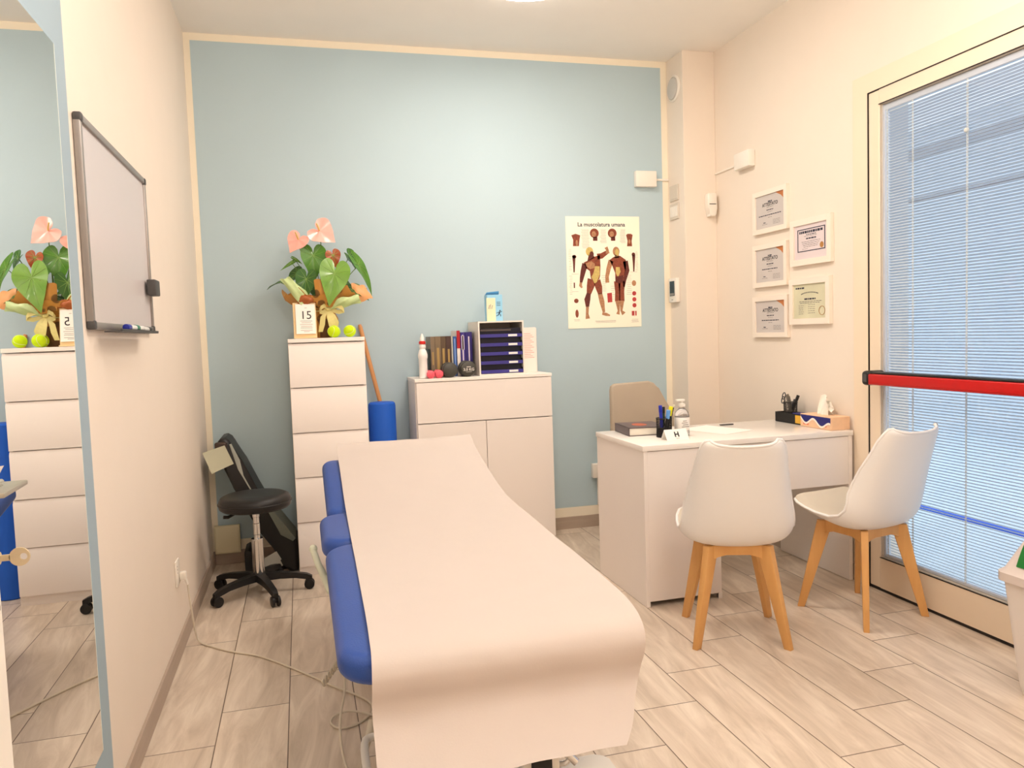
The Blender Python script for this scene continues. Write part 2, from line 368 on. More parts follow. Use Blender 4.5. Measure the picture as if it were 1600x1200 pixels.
# outside, seen between the slats
OUT = mat('outdoor_paving', (206, 214, 220), 0.8, noise=0.15, nscale=3)
struct(MB().box(W+0.12, W+9, -9, 5, -0.14, -0.04).build('ground_outside', OUT))
OB = mat('outdoor_beam_paint', (120, 110, 110), 0.6)
cn = thing('canopy_frame', 'grey horizontal beams outside, seen dimly through the blinds of the door', 'canopy frame', (W+0.9, -2.5, 0))
MB().box(W+0.90, W+0.95, -5, 1.5, 2.125, 2.180, 0.004, 1).build('beam', OB, cn)
MB().box(W+0.90, W+0.93, -5, 1.5, 1.885, 1.905, 0.002, 1).build('beam', OB, cn)
MB().box(W+0.955, W+1.0, 0.9, 0.95, -0.04, 2.25, 0.002, 1).build('post', OB, cn)
ln = MB(); ln.org = (4.49, -1, -0.04); ln.box(4.455, 4.525, -6, 3, -0.0398, -0.034); tag(ln.build('road_marking', mat('blue_road_paint', (40, 84, 190), 0.6)), 'blue painted line on the paving outside, seen low through the door blinds', 'road marking')
hb = MB().box(W+4.5, W+6.5, -6, 6, -0.04, 3.4, 0.01, 1).build('house_front', mat('pale_blue_render', (206, 212, 218), 0.8, noise=0.1)); tag(hb, 'pale rendered building across the street behind the door blinds', 'building')

# --- open door leaf at the left edge, with handle and key (door_2)
d2 = thing('door_2', '', ''); del d2['label']; del d2['category']; struct(d2)
DX0, DX1, DYE = 0.095, 0.136, -3.425
MB().box(DX0, DX1, -4.27, DYE, 0.010, 2.05, 0.002, 1).build('door_leaf', mat('white_door_paint', (244, 240, 232), 0.35), d2)
hd = MB(); hz = 1.060
hd.cyl((DX1, DYE-0.060, hz-0.002), (DX1+0.030, DYE-0.060, hz-0.002), 0.007, seg=20)
hd.hexa([(DX1+0.004, DYE-0.118, hz-0.004), (DX1+0.050, DYE-0.112, hz-0.004), (DX1+0.046, DYE-0.020, hz-0.004), (DX1+0.014, DYE-0.022, hz-0.004),
         (DX1+0.004, DYE-0.118, hz+0.002), (DX1+0.050, DYE-0.112, hz+0.002), (DX1+0.046, DYE-0.020, hz+0.002), (DX1+0.014, DYE-0.022, hz+0.002)], 0.0015)
hd.box(DX1, DX1+0.020, DYE-0.040, DYE-0.018, hz-0.006, hz+0.005, 0.002, 1)
hd.box(DX1, DX1+0.008, DYE-0.075, DYE-0.025, 0.90, 1.10, 0.003, 2)
hd.build('door_handle', mat('brushed_steel', (176, 172, 160), 0.35, metal=0.6), d2)
ky = MB(); kz = 0.968; kyy = DYE-0.030
ky.box(DX1+0.004, DX1+0.024, kyy-0.0012, kyy+0.0012, kz-0.004, kz+0.004, 0.0006, 1)
ky.cyl((DX1+0.002, kyy, kz), (DX1+0.012, kyy, kz), 0.008, seg=16)
n = 32; bx_, bz_ = DX1+0.034, kz
def kc(r_, y_, ox=0.0): return [(bx_+ox+r_*math.cos(2*PI*i/n), y_, bz_+r_*math.sin(2*PI*i/n)) for i in range(n)]
ky.sheet([kc(0.0116, kyy-0.0012), kc(0.0042, kyy-0.0012, 0.0045), kc(0.0042, kyy+0.0012, 0.0045), kc(0.0116, kyy+0.0012), kc(0.0116, kyy-0.0012)], 0.0, closed_u=True)
bmesh.ops.remove_doubles(ky.bm, verts=ky.bm.verts, dist=1e-6)
ky.build('key', mat('brass_key', (206, 190, 160), 0.5, metal=0.0), d2)
MB().box(-0.006, 0.012, -4.30, -4.24, 0, 2.12, 0.002, 1).box(-0.006, 0.012, -5.18, -5.12, 0, 2.12, 0.002, 1).box(-0.006, 0.012, -5.18, -4.24, 2.06, 2.12, 0.002, 1).build('door_casing', DOORW, d2)
MB().box(-0.13, -0.11, -5.14, -4.28, 0, 2.1).build('door_backing', CREAM, d2)
MB().box(0.0, 0.10, -4.285, -4.262, 0.25, 0.34, 0.002, 1).box(0.0, 0.10, -4.285, -4.262, 1.75, 1.84, 0.002, 1).build('hinge', ALU, d2)

# --- ceiling lamp, then out-of-view globes added to brighten the room
LAMPG = mat('opal_lamp_glass', (255, 244, 228), 0.4, emit=((255, 240, 226), 22.0))
for i, (lx, ly, ld, lp) in enumerate(LAMPS):
    c = thing('ceiling_lamp', 'round flush opal ceiling lamp over the desk end of the room', 'ceiling lamp', (lx, ly, H))
    MB().lathe([(ld/2, -0.03), (ld/2+0.006, -0.026), (ld/2+0.006, 0)], (lx, ly, H), 48).build('lamp_base', PLAST, c)
    MB().lathe([(ld/2-0.07, -0.062), (ld/2-0.02, -0.058), (ld/2-0.004, -0.045), (ld/2-0.003, -0.03)], (lx, ly, H), 48).build('diffuser', LAMPG, c)
for i, (lx, ly, lz, lr, ls) in enumerate(FILL_GLOBES):  # globes are invented fill lights hung outside the view
    lab = ['opal globe pendant lamp near the left wall beside the open door', 'opal globe pendant lamp near the glazed door', 'opal globe pendant lamp at the entrance end of the room'][i]
    c = thing('pendant_lamp', lab, 'pendant lamp', (lx, ly, H), group='opal globe pendant lamps')
    MB().cyl((lx, ly, lz+lr-0.01), (lx, ly, H-0.02), 0.004, seg=10).build('cord', PLAST, c)
    MB().cyl((lx, ly, H-0.025), (lx, ly, H), 0.05, seg=28).build('ceiling_rose', PLAST, c)
    MB().cyl((lx, ly, lz+lr-0.012), (lx, ly, lz+lr+0.03), 0.04, seg=24).build('lamp_holder', PLAST, c)
    MB().ball((lx, ly, lz), lr, 32, 20).build('globe', mat('opal_globe_glass', (255, 246, 234), 0.4, emit=((255, 243, 231), ls)), c)

# ================================================================= LEFT WALL
mi = thing('wall_mirror', 'large frameless mirror on the grey-blue stretch of the left wall', 'mirror', (0.0, -2.9, 0.24))
MIR = mat('mirror_silver', (246, 248, 248), 0.0, metal=1.0, noise=0.0)
MB().box(0.0035, 0.0065, -3.42, -2.4905, 0.243, 1.923).build('mirror_glass', MIR, mi)
MB().box(0.0014, 0.0035, -3.42, -2.4905, 0.243, 1.923).box(0.0035, 0.0068, -2.4905, -2.4885, 0.243, 1.923).build('backing_board', mat('mirror_edge', (226, 232, 226), 0.3), mi)

wbx = thing('whiteboard', 'aluminium framed whiteboard with black corner caps on the left wall', 'whiteboard', (0.0, -1.92, 1.27))
ya, yb, zt, zb = -2.352, -1.496, 1.810, 1.268
MB().box(0.002, 0.012, ya+0.01, yb-0.01, zb+0.01, zt-0.01).build('writing_surface', mat('whiteboard_enamel', (214, 206, 206), 0.25, noise=0.01), wbx)
f = MB(); t_ = 0.020
f.box(0.001, 0.019, ya, ya+t_, zb+0.02, zt-0.02, 0.003, 2); f.box(0.001, 0.019, yb-t_, yb, zb+0.02, zt-0.02, 0.003, 2)
f.box(0.001, 0.019, ya+0.02, yb-0.02, zb, zb+t_, 0.003, 2); f.box(0.001, 0.019, ya+0.02, yb-0.02, zt-t_, zt, 0.003, 2)
f.build('frame', ALU, wbx)
for y_ in (ya, yb-0.024):
    for z_ in (zb, zt-0.024): MB().box(0.0008, 0.022, y_, y_+0.024, z_, z_+0.024, 0.005, 2).build('corner_cap', DGREY, wbx)
MB().box(0.0195, 0.064, -2.255, -1.700, 1.262, 1.266, 0.001, 1).box(0.060, 0.064, -2.255, -1.700, 1.2661, 1.270).build('pen_tray', DGREY, wbx)
er = MB(); er.org = (0.02, -1.55, 1.42); er.box(0.019, 0.048, -1.600, -1.515, 1.395, 1.450, 0.004, 2); er.build('board_eraser', DGREY)
tag(bpy.data.objects['board_eraser'], 'dark grey magnetic eraser stuck to the right edge of the whiteboard', 'eraser')
MARKW = mat('marker_body_white', (236, 236, 232), 0.35)
def marker(y, z, col, colname, lab, mx_):
    m = thing('board_marker', lab, 'marker', (mx_, y, z), group='markers on the whiteboard tray')
    MB().cyl((mx_, y+0.042, z), (mx_, y+0.125, z), 0.008, seg=16, bev=0.001).build('barrel', MARKW, m)
    MB().cyl((mx_, y, z), (mx_, y+0.042, z), 0.0095, seg=16, bev=0.0015).build('cap', mat(colname, col, 0.4), m)
marker(-2.135, 1.2761, (34, 44, 150), 'blue_cap', 'white marker with blue cap, nearest the camera on the whiteboard tray', 0.050)
m2 = marker(-2.010, 1.2761, (20, 120, 90), 'green_cap', 'white marker with green cap in the middle of the whiteboard tray', 0.049)
mk = thing('board_marker', 'white marker with black cap at the far end of the whiteboard tray', 'marker', (0.045, -1.80, 1.2745), group='markers on the whiteboard tray')
MB().cyl((0.045, -1.870, 1.2745), (0.045, -1.790, 1.2745), 0.008, seg=16, bev=0.001).build('barrel', MARKW, mk)
MB().cyl((0.045, -1.790, 1.2745), (0.045, -1.745, 1.2745), 0.009, seg=16, bev=0.001).build('cap', mat('black_cap', (36, 34, 40), 0.4), mk)

# wall socket with plug, and its cable across the floor
so = thing('wall_socket', 'white wall socket low on the left wall with a cable plugged in', 'socket', (0, -1.24, 0.32))
MB().box(0.0, 0.008, -1.285, -1.205, 0.270, 0.372, 0.003, 2).build('cover_plate', PLAST, so)
sm = MB()
for z in (0.350, 0.337, 0.324): sm.cyl((0.0078, -1.265, z), (0.0086, -1.265, z), 0.0022, seg=10)
sm.build('socket_holes', PRINT, so)
cb = thing('power_cord', 'pale power cord running from the left wall socket over the floor under the table', 'power cord', (0.03, -1.23, 0))
MB().box(0.0082, 0.034, -1.236, -1.212, 0.285, 0.318, 0.005, 2).cyl((0.028, -1.224, 0.292), (0.036, -1.224, 0.262), 0.006, 0.004, seg=12).build('plug', PLAST, cb)
cz = 0.0045
MB().tube([(0.036, -1.224, 0.264), (0.040, -1.22, 0.20), (0.045, -1.20, 0.10), (0.05, -1.18, 0.03), (0.065, -1.19, cz), (0.112, -1.244, cz), (0.20, -1.335, cz), (0.292, -1.395, cz), (0.37, -1.49, cz), (0.438, -1.582, cz), (0.527, -1.711, cz), (0.57, -1.779, cz),
           (0.65, -1.88, cz), (0.690, -1.950, cz), (0.688, -2.02, cz), (0.637, -2.085, cz), (0.577, -2.100, cz), (0.548, -2.05, cz), (0.565, -2.01, cz+0.006), (0.62, -1.995, cz+0.008), (0.70, -2.06, cz+0.004), (0.78, -2.12, cz)], 0.0038, 8, smooth=3).build('cord', CABLE, cb)

bx = MB(); bx.org = (0.07, -0.02, 0.14); bx.box(0.0125, 0.146, -0.036, -0.0105, 0.066, 0.220, 0.003, 2).box(0.020, 0.139, -0.0375, -0.034, 0.074, 0.212, 0.001, 1)
tag(bx.build('junction_box', mat('cream_plastic', (232, 222, 188), 0.45)), 'square cream junction box above the skirting in the back left corner', 'junction box')
cv = MB(); cv.box(0.012, 0.030, -0.012, -0.0005, 0.22, 0.68, 0.002, 1)

# ================================================================= BACK WALL FITTINGS
wx = MB(); wx.org = (2.63, -0.02, 2.14); wx.box(2.561, 2.700, -0.040, -0.0015, 2.096, 2.192, 0.004, 2)
wbx2 = thing('alarm_box', 'flat white box with short conduit high on the blue wall', 'wall box', (2.63, 0, 2.14))
wx.org = None; wx.build('housing', PLAST, wbx2); MB().box(2.700, 2.794, -0.012, -0.0003, 2.138, 2.150, 0.002, 1).build('conduit', PLAST, wbx2)
wb3 = thing('alarm_box', 'white wall box with sloping-looking conduit high on the right wall', 'wall box', (W, -0.58, 2.15))
wb3['label'] = 'white wall box with thin conduit high on the right wall above the certificates'
MB().box(W-0.045, W-0.0004, -0.640, -0.490, 2.105, 2.195, 0.004, 2).build('housing', PLAST, wb3); MB().box(W-0.010, W-0.0004, -0.490, -PY-0.0005, 2.138, 2.148, 0.002, 1).build('conduit', PLAST, wb3)
ms = thing('motion_sensor', 'white motion sensor in the corner beside the right wall', 'motion sensor', (2.955, -PY, 1.95))
MB().prism([(2.925+0.02, 1.90), (2.94, 1.885), (2.975, 1.885), (2.985, 1.90), (2.988, 1.93), (2.988, 2.014), (2.98, 2.022), (2.935, 2.022), (2.928, 2.014), (2.928, 1.93)], 'y', -PY-0.045, -PY-0.0004, 0.006, seg=3).build('housing', PLAST, ms)
MB().box(2.936, 2.980, -PY-0.0462, -PY-0.043, 1.955, 1.959).build('lens_slot', PRINT, ms)
rv = thing('round_vent', 'round white vent cap high on the side of the corner pilaster', 'vent', (W-PX, -0.105, 2.68))
Mv = Matrix.Translation((W-PX-0.0004, -0.105, 2.675)) @ Matrix.Rotation(-PI/2, 4, 'Y')
MB().lathe([(0.078, 0), (0.078, 0.006), (0.068, 0.012), (0.066, 0.006)], (0, 0, 0), 40, M=Mv).build('rim', PLAST, rv)
MB().lathe([(0.064, 0.001), (0.062, 0.016), (0.050, 0.020), (0.001, 0.021)], (0, 0, 0), 40, M=Mv).build('cap', mat('grey_vent_plastic', (206, 202, 196), 0.5), rv)
VG = mat('plate_grey_beige', (216, 206, 192), 0.5)
v1 = MB(); v1.org = (W-PX, -0.085, 2.03); v1.box(W-PX-0.008, W-PX-0.0004, -0.142, -0.030, 2.002, 2.098, 0.002, 1).box(W-PX-0.0095, W-PX-0.007, -0.132, -0.040, 2.012, 2.088, 0.001, 1)
tag(v1.build('blank_plate', VG), 'blank beige cover plate on the pilaster side, above the socket plate', 'cover plate')
v2 = thing('switch_plate', 'beige socket plate with three modules on the pilaster side below the blank plate', 'switch plate', (W-PX, -0.085, 1.94))
MB().box(W-PX-0.008, W-PX-0.0004, -0.142, -0.030, 1.888, 1.986, 0.002, 1).build('plate', VG, v2)
for q in range(3): MB().box(W-PX-0.0105, W-PX-0.007, -0.132+q*0.032, -0.104+q*0.032, 1.905, 1.968, 0.001, 1).build('module', PLAST, v2)
th = thing('thermostat', 'white digital thermostat with dark screen on the corner pilaster', 'thermostat', (W-PX, -0.08, 1.45))
MB().box(W-PX-0.026, W-PX-0.0004, -0.130, -0.030, 1.378, 1.528, 0.004, 2).build('housing', PLAST, th)
MB().box(W-PX-0.0275, W-PX-0.025, -0.108, -0.045, 1.418, 1.510, 0.0008, 1).build('screen', mat('dark_screen', (44, 56, 62), 0.15), th)
MB().box(W-PX-0.0285, W-PX-0.027, -0.102, -0.050, 1.422, 1.436, 0.0004, 1).box(W-PX-0.0268, W-PX-0.0255, -0.085, -0.067, 1.392, 1.397).build('button_strip', ALU, th)
bs = thing('wall_socket', 'white three-hole wall socket low on the blue wall beside the desk', 'socket', (2.27, 0, 0.35))
bsh = MB().box(2.228, 2.338, -0.040, -0.0015, 0.308, 0.396, 0.004, 2).build('housing', PLAST, bs)
q = MB()
for x, z in ((2.262, 0.372), (2.262, 0.352), (2.262, 0.332), (2.300, 0.372), (2.300, 0.352), (2.300, 0.332)): q.cyl((x, -0.0405, z), (x, -0.0395, z), 0.003, seg=10)
absorb(bsh, [q.build('socket_holes', PRINT, bs)]); MB().box(2.264, 2.290, -0.014, -0.0015, 0.1335, 0.308, 0.002, 1).build('conduit', PLAST, bs)

# --- poster on the blue wall
PO = thing('anatomy_poster', 'anatomical muscle chart poster with two standing figures on the blue wall', 'poster', (2.347, 0, 1.23))
P0, P1, Q0, Q1 = 2.106, 2.590, 1.236, 1.917
POS = MB().box(P0, P1, -0.0045, -0.0016, Q0, Q1).build('sheet', mat('poster_paper', (252, 248, 228), 0.5, noise=0.01), PO)
YP = -0.0046
INKT = text('title', 'La muscolatura umana', 0.0345, ((P0+P1)/2-0.01, YP, Q1-0.050), (1, 0, 0), (0, 0, 1), mat('title_ink', (52, 44, 66), 0.7), PO, bold=0.0007)
# poster drawing is traced as polygons in poster units: pixel grid 130 wide (0..1), mapped to the sheet
def ps(u, v): return (P0+(P1-P0)*u, Q1-(Q1-Q0)*v)
MUS = mat('muscle_red_ink', (136, 66, 44), 0.6, noise=0.7, nscale=110); MUSD = mat('muscle_dark_ink', (98, 42, 34), 0.6, noise=0.6, nscale=110)
TEN = mat('tendon_cream_ink', (206, 182, 108), 0.6, noise=0.3, nscale=80); SKN = mat('sinew_pale_ink', (178, 130, 94), 0.6, noise=0.55, nscale=120)
def ink(mb, pts, lay=1):
    y = YP-0.0002*lay
    mb.flat([(ps(u, v)[0], y, ps(u, v)[1]) for u, v in pts], 0.00018, (0, -1, 0))
def limb(mb, pts, ws, lay=1):
    # tapered stroke along points, widths in u-units
    L_, R_ = [], []
    for i, (p, w_) in enumerate(zip(pts, ws)):
        a = pts[max(0, i-1)]; b = pts[min(len(pts)-1, i+1)]
        dx, dy = (b[0]-a[0])*0.484, (b[1]-a[1])*0.681; l = math.hypot(dx, dy) or 1
        nx, ny = -dy/l, dx/l
        L_.append((p[0]+nx*w_/0.484*0.484, p[1]+ny*w_*0.484/0.681)); R_.append((p[0]-nx*w_, p[1]-ny*w_*0.484/0.681))
    ink(mb, L_+R_[::-1], lay)
def ell(mb, u, v, a, b, lay=1, n=20): ink(mb, [(u+a*math.cos(2*PI*i/n), v+b*math.sin(2*PI*i/n)) for i in range(n)], lay)
# u=(x-132)/625 , v=(y-105)/935 in the enlarged view
def E(x, y): return ((x-135)/630, (y-105)/935)
r1, r2, r3, r4 = MB(), MB(), MB(), MB()
# front figure
ell(r3, *E(330, 398), 0.050, 0.040); ell(r2, *E(348, 420), 0.028, 0.026, 2)
ink(r2, [E(322, 425), E(360, 420), E(372, 450), E(330, 470), E(310, 480)])
ink(r1, [E(278, 490), E(320, 470), E(372, 440), E(418, 428), E(420, 520), E(415, 600), E(408, 625), E(370, 665), E(335, 620), E(328, 560), E(300, 540)])
ink(r3, [E(375, 520), E(412, 522), E(412, 590), E(385, 655), E(365, 665), E(340, 610), E(358, 580)], 2)
ink(r4, [E(296, 495), E(345, 478), E(372, 500), E(372, 535), E(330, 545), E(300, 520)], 3)
limb(r1, [E(395, 440), E(432, 435), E(470, 410), E(490, 400)], [0.036, 0.034, 0.026, 0.02]); limb(r4, [E(485, 415), E(482, 385), E(472, 362)], [0.026, 0.018, 0.022], 2)
limb(r2, [E(290, 500), E(272, 560), E(258, 620), E(250, 660)], [0.040, 0.034, 0.026, 0.016]); limb(r4, [E(250, 655), E(246, 680), E(258, 700)], [0.016, 0.02, 0.01], 2)
limb(r1, [E(345, 630), E(330, 690), E(315, 750)], [0.060, 0.050, 0.030]); limb(r2, [E(315, 745), E(300, 800), E(300, 860)], [0.028, 0.040, 0.022]); limb(r4, [E(300, 855), E(296, 920), E(300, 960)], [0.020, 0.018, 0.030])
limb(r1, [E(385, 640), E(402, 700), E(412, 755)], [0.050, 0.046, 0.028]); limb(r4, [E(410, 750), E(425, 820), E(440, 910)], [0.030, 0.034, 0.016]); limb(r4, [E(425, 920), E(460, 928), E(492, 938)], [0.016, 0.020, 0.008])
# back figure
ell(r4, *E(558, 398), 0.046, 0.042); ell(r3, *E(565, 405), 0.026, 0.03, 2)
ink(r4, [E(548, 425), E(580, 425), E(585, 450), E(540, 455)])
ink(r1, [E(500, 470), E(535, 445), E(590, 435), E(640, 470), E(640, 540), E(620, 610), E(615, 660), E(545, 660), E(545, 580), E(522, 520)])
ink(r3, [E(552, 530), E(585, 530), E(592, 570), E(568, 618), E(550, 580)], 2); ink(r2, [E(548, 610), E(615, 600), E(612, 655), E(580, 668), E(545, 660)], 2)
limb(r4, [E(512, 475), E(490, 540), E(474, 610), E(476, 660)], [0.034, 0.030, 0.024, 0.026]); limb(r2, [E(636, 480), E(650, 560), E(628, 640), E(618, 700)], [0.034, 0.032, 0.020, 0.012])
limb(r1, [E(562, 650), E(562, 740), E(560, 820)], [0.046, 0.034, 0.036]); limb(r4, [E(560, 815), E(568, 900), E(560, 930)], [0.032, 0.014, 0.024], 2)
limb(r1, [E(598, 650), E(598, 740), E(598, 820)], [0.046, 0.034, 0.036]); limb(r4, [E(598, 815), E(592, 900), E(612, 928)], [0.032, 0.014, 0.030], 2)
# vignettes round the edge
for hx in (375, 528):
    ell(r1, *E(hx, 245), 0.060, 0.042); ink(r2, [E(hx-12, 275), E(hx+25, 275), E(hx+25, 308), E(hx-12, 308)]); ell(r4, *E(hx-4, 252), 0.030, 0.026, 2)
ink(r1, [E(180, 262), E(215, 250), E(255, 262), E(248, 300), E(242, 352), E(192, 352), E(195, 300)]); ell(r4, *E(225, 325), 0.016, 0.026, 2)
ink(r1, [E(648, 260), E(662, 250), E(690, 250), E(705, 260), E(695, 310), E(698, 355), E(654, 355), E(660, 310)]); ell(r4, *E(676, 315), 0.014, 0.02, 2)
for lx in (197, 710): limb(r2, [E(lx, 430), E(lx, 500), E(lx-2, 570)], [0.022, 0.014, 0.008])
ell(r2, *E(200, 440), 0.028, 0.016); ell(r2, *E(708, 425), 0.024, 0.018)
limb(r2, [E(194, 655), E(194, 700)], [0.008, 0.008])
ell(r1, *E(207, 808), 0.030, 0.020); ell(r1, *E(210, 915), 0.022, 0.036); ell(r4, *E(707, 668), 0.030, 0.026)
RI = MB()
for cy in (755, 806, 857): ell(RI, *E(707, cy), 0.028, 0.020)
ink(RI, [E(682, 905), E(705, 905), E(705, 945), E(682, 945)]); ink(RI, [E(712, 905), E(724, 905), E(724, 945), E(712, 945)]); ink(RI, [E(472, 750), E(512, 745), E(515, 825), E(475, 828)])
PR = [r1.build('muscle_print', MUS, PO), r2.build('dark_muscle_print', MUSD, PO), r3.build('tendon_print', TEN, PO), r4.build('sinew_print', SKN, PO), INKT]
RI_ = RI.build('detail_print', mat('rose_red_ink', (184, 62, 62), 0.6, noise=0.3, nscale=80), PO)
tx = MB(); rr = random.Random(3)
for (xa, xb, ya_, yb_, st) in ((262, 335, 215, 370, 9), (420, 480, 215, 330, 9), (590, 645, 215, 330, 9), (150, 180, 380, 560, 14), (722, 750, 400, 560, 12), (640, 690, 600, 760, 16), (150, 182, 600, 760, 15), (425, 470, 600, 740, 16), (505, 540, 690, 800, 18), (170, 240, 583, 586, 9), (675, 740, 572, 576, 9), (165, 235, 730, 735, 9), (360, 545, 980, 1000, 7), (180, 240, 965, 975, 9), (675, 745, 975, 1000, 8)):
    y = ya_
    while y <= yb_:
        x_ = xa+rr.random()*12; ink(tx, [E(x_, y), E(xb-rr.random()*16, y), E(xb-rr.random()*4, y+1.6), E(x_, y+1.6)]); y += st
absorb(POS, PR+[RI_, tx.build('caption_lines', GREYINK, PO)])

# --- five framed certificates on the right wall
CF = mat('white_picture_frame', (244, 232, 218), 0.4); CP = mat('certificate_paper_grey', (206, 198, 194), 0.35, noise=0.05, nscale=9); OR = mat('orange_corner_ink', (196, 120, 62), 0.4)
NAVY = mat('navy_ink', (46, 48, 66), 0.6); LILAC = mat('certificate_paper_lilac', (226, 212, 214), 0.4); SAGE = mat('certificate_paper_sage', (214, 210, 180), 0.4, noise=0.2, nscale=7); GOLD = mat('gold_seal', (178, 124, 58), 0.4, noise=0.3, nscale=90)
def certificate(ya, yb, za, zb, kind, label):
    # ya = edge nearer the back wall, yb = edge nearer the camera
    c = thing('framed_certificate', label, 'framed certificate', (W, (ya+yb)/2, (za+zb)/2), group='framed certificates on the right wall')
    b = 0.026 if kind < 3 else 0.030; x0, x1 = W-0.020, W-0.0004
    f = MB(); f.box(x0, x1, yb, yb+b, za, zb); f.box(x0, x1, ya-b, ya, za, zb); f.box(x0, x1, yb+b, ya-b, za, za+b); f.box(x0, x1, yb+b, ya-b, zb-b, zb)
    f.build('frame', CF, c)
    xp = W-0.012; pp = MB().box(xp, W-0.001, yb+b, ya-b, za+b, zb-b).build('paper', CP if kind < 3 else (LILAC if kind == 3 else SAGE), c)
    wd, hg = (ya-yb)-2*b, (zb-za)-2*b; Y = lambda u: ya-b-u*wd; Z = lambda v: zb-b-v*hg; xi = xp-0.0003
    def bar(m, u0, u1, v, h, du=0): m.flat([(xi, Y(u0), Z(v)), (xi, Y(u1), Z(v)), (xi, Y(u1), Z(v+h)), (xi, Y(u0), Z(v+h))], 0.0003, (-1, 0, 0))
    def words(m, u0, u1, v, h, seed):
        r = random.Random(seed); u = u0
        while u < u1-0.01:
            w_ = min(u1-u, 0.03+0.06*r.random()); bar(m, u, u+w_, v, h); u += w_+0.014
    m = MB(); g = MB(); ex = []
    if kind < 3:
        o = MB(); o.flat([(xi-0.0002, Y(0.70), Z(0.0)), (xi-0.0002, Y(1.0), Z(0.0)), (xi-0.0002, Y(1.0), Z(0.27)), (xi-0.0002, Y(0.88), Z(0.12))], 0.0003, (-1, 0, 0)); ex = [o.build('corner_print', OR, c)]
        words(m, 0.43, 0.57, 0.19, 0.035, kind); bar(g, 0.46, 0.54, 0.235, 0.012)
        ex.append(text('heading', 'ATTESTATO', 0.026, (xi-0.0002, Y(0.5), Z(0.30)), (0, -1, 0), (0, 0, 1), PRINT, c, bold=0.0004))
        words(g, 0.38, 0.62, 0.375, 0.012, 2); words(m, 0.38, 0.62, 0.45, 0.026, 4+kind); words(g, 0.42, 0.58, 0.52, 0.010, 3)
        a, e = [(0.10, 0.90), (0.22, 0.76), (0.20, 0.78)][kind]; words(m, a, e, 0.60, 0.026, 8+kind); words(g, 0.43, 0.56, 0.68, 0.012, 5)
        words(m, 0.26, 0.36, 0.82, 0.022, 6); words(g, 0.22, 0.42, 0.875, 0.010, 7)
        for q in range(4): words(g, 0.60, 0.84, 0.78+0.04*q, 0.009, 20+q)
    elif kind == 3:
        for (u0, u1, v0, v1) in ((0.09, 0.93, 0.12, 0.145), (0.09, 0.93, 0.755, 0.78), (0.09, 0.115, 0.12, 0.78), (0.905, 0.93, 0.12, 0.78)): bar(m, u0, u1, v0, v1-v0)
        words(m, 0.15, 0.87, 0.18, 0.07, 31); words(m, 0.36, 0.66, 0.285, 0.020, 32); words(g, 0.30, 0.70, 0.33, 0.012, 33); words(m, 0.36, 0.66, 0.39, 0.038, 34)
        for q in range(4): words(g, 0.22+0.02*q, 0.78-0.02*q, 0.49+0.05*q, 0.012, 35+q)
        o = MB(); o.flat([(xi-0.0004, Y(0.83+0.055*math.cos(t)), Z(0.655+0.085*math.sin(t))) for t in [2*PI*i/24 for i in range(24)]], 0.0004, (-1, 0, 0)); o.build('gold_seal', GOLD, c)
        words(g, 0.24, 0.40, 0.70, 0.010, 41)
    else:
        words(m, 0.07, 0.34, 0.09, 0.045, 51)
        for q in range(18):
            a = -0.9+1.8*q/17; bar(m, 0.5+0.32*math.sin(a)-0.010, 0.5+0.32*math.sin(a)+0.008, 0.36-0.13*math.cos(a)+0.0, 0.028)
        words(m, 0.34, 0.68, 0.415, 0.045, 52); words(g, 0.18, 0.86, 0.50, 0.016, 53); words(g, 0.20, 0.80, 0.545, 0.016, 54)
        for q in range(5): words(g, 0.16, 0.32, 0.62+0.06*q, 0.012, 60+q); words(g, 0.45, 0.66, 0.60+0.06*q, 0.012, 70+q)
        o = MB(); pts = [(xi-0.001, Y(0.87+0.085*math.sin(t)), Z(0.79-0.125*math.cos(t))) for t in [2*PI*i/40 for i in range(40)]]; o.tube(pts, 0.0012, 6, closed=True); o.build('laurel_ring', GOLD, c)
    absorb(pp, ex+[m.build('printed_words', NAVY, c), g.build('small_print', GREYINK, c)])
    return c
certificate(-0.634, -0.951, 1.718, 1.948, 0, 'white framed certificate with orange corner, topmost of the left column of three')
certificate(-0.628, -0.944, 1.427, 1.659, 1, 'white framed certificate with orange corner, middle of the left column of three')
certificate(-0.621, -0.947, 1.152, 1.376, 2, 'white framed certificate with orange corner, bottom of the left column of three')
certificate(-0.978, -1.298, 1.514, 1.745, 3, 'white framed certificate with navy border and gold seal on the right wall')
certificate(-0.964, -1.286, 1.216, 1.449, 4, 'white framed greenish certificate with arched line and laurel ring')

# ================================================================= FURNITURE
def rrect(x0, x1, y0, y1, r, n=6):
    P = []
    for cx_, cy_, a0 in ((x1-r, y1-r, 0), (x0+r, y1-r, 90), (x0+r, y0+r, 180), (x1-r, y0+r, 270)):
        for i in range(n+1):
            a = math.radians(a0+90*i/n); P.append((cx_+r*math.cos(a), cy_+r*math.sin(a)))
    return P
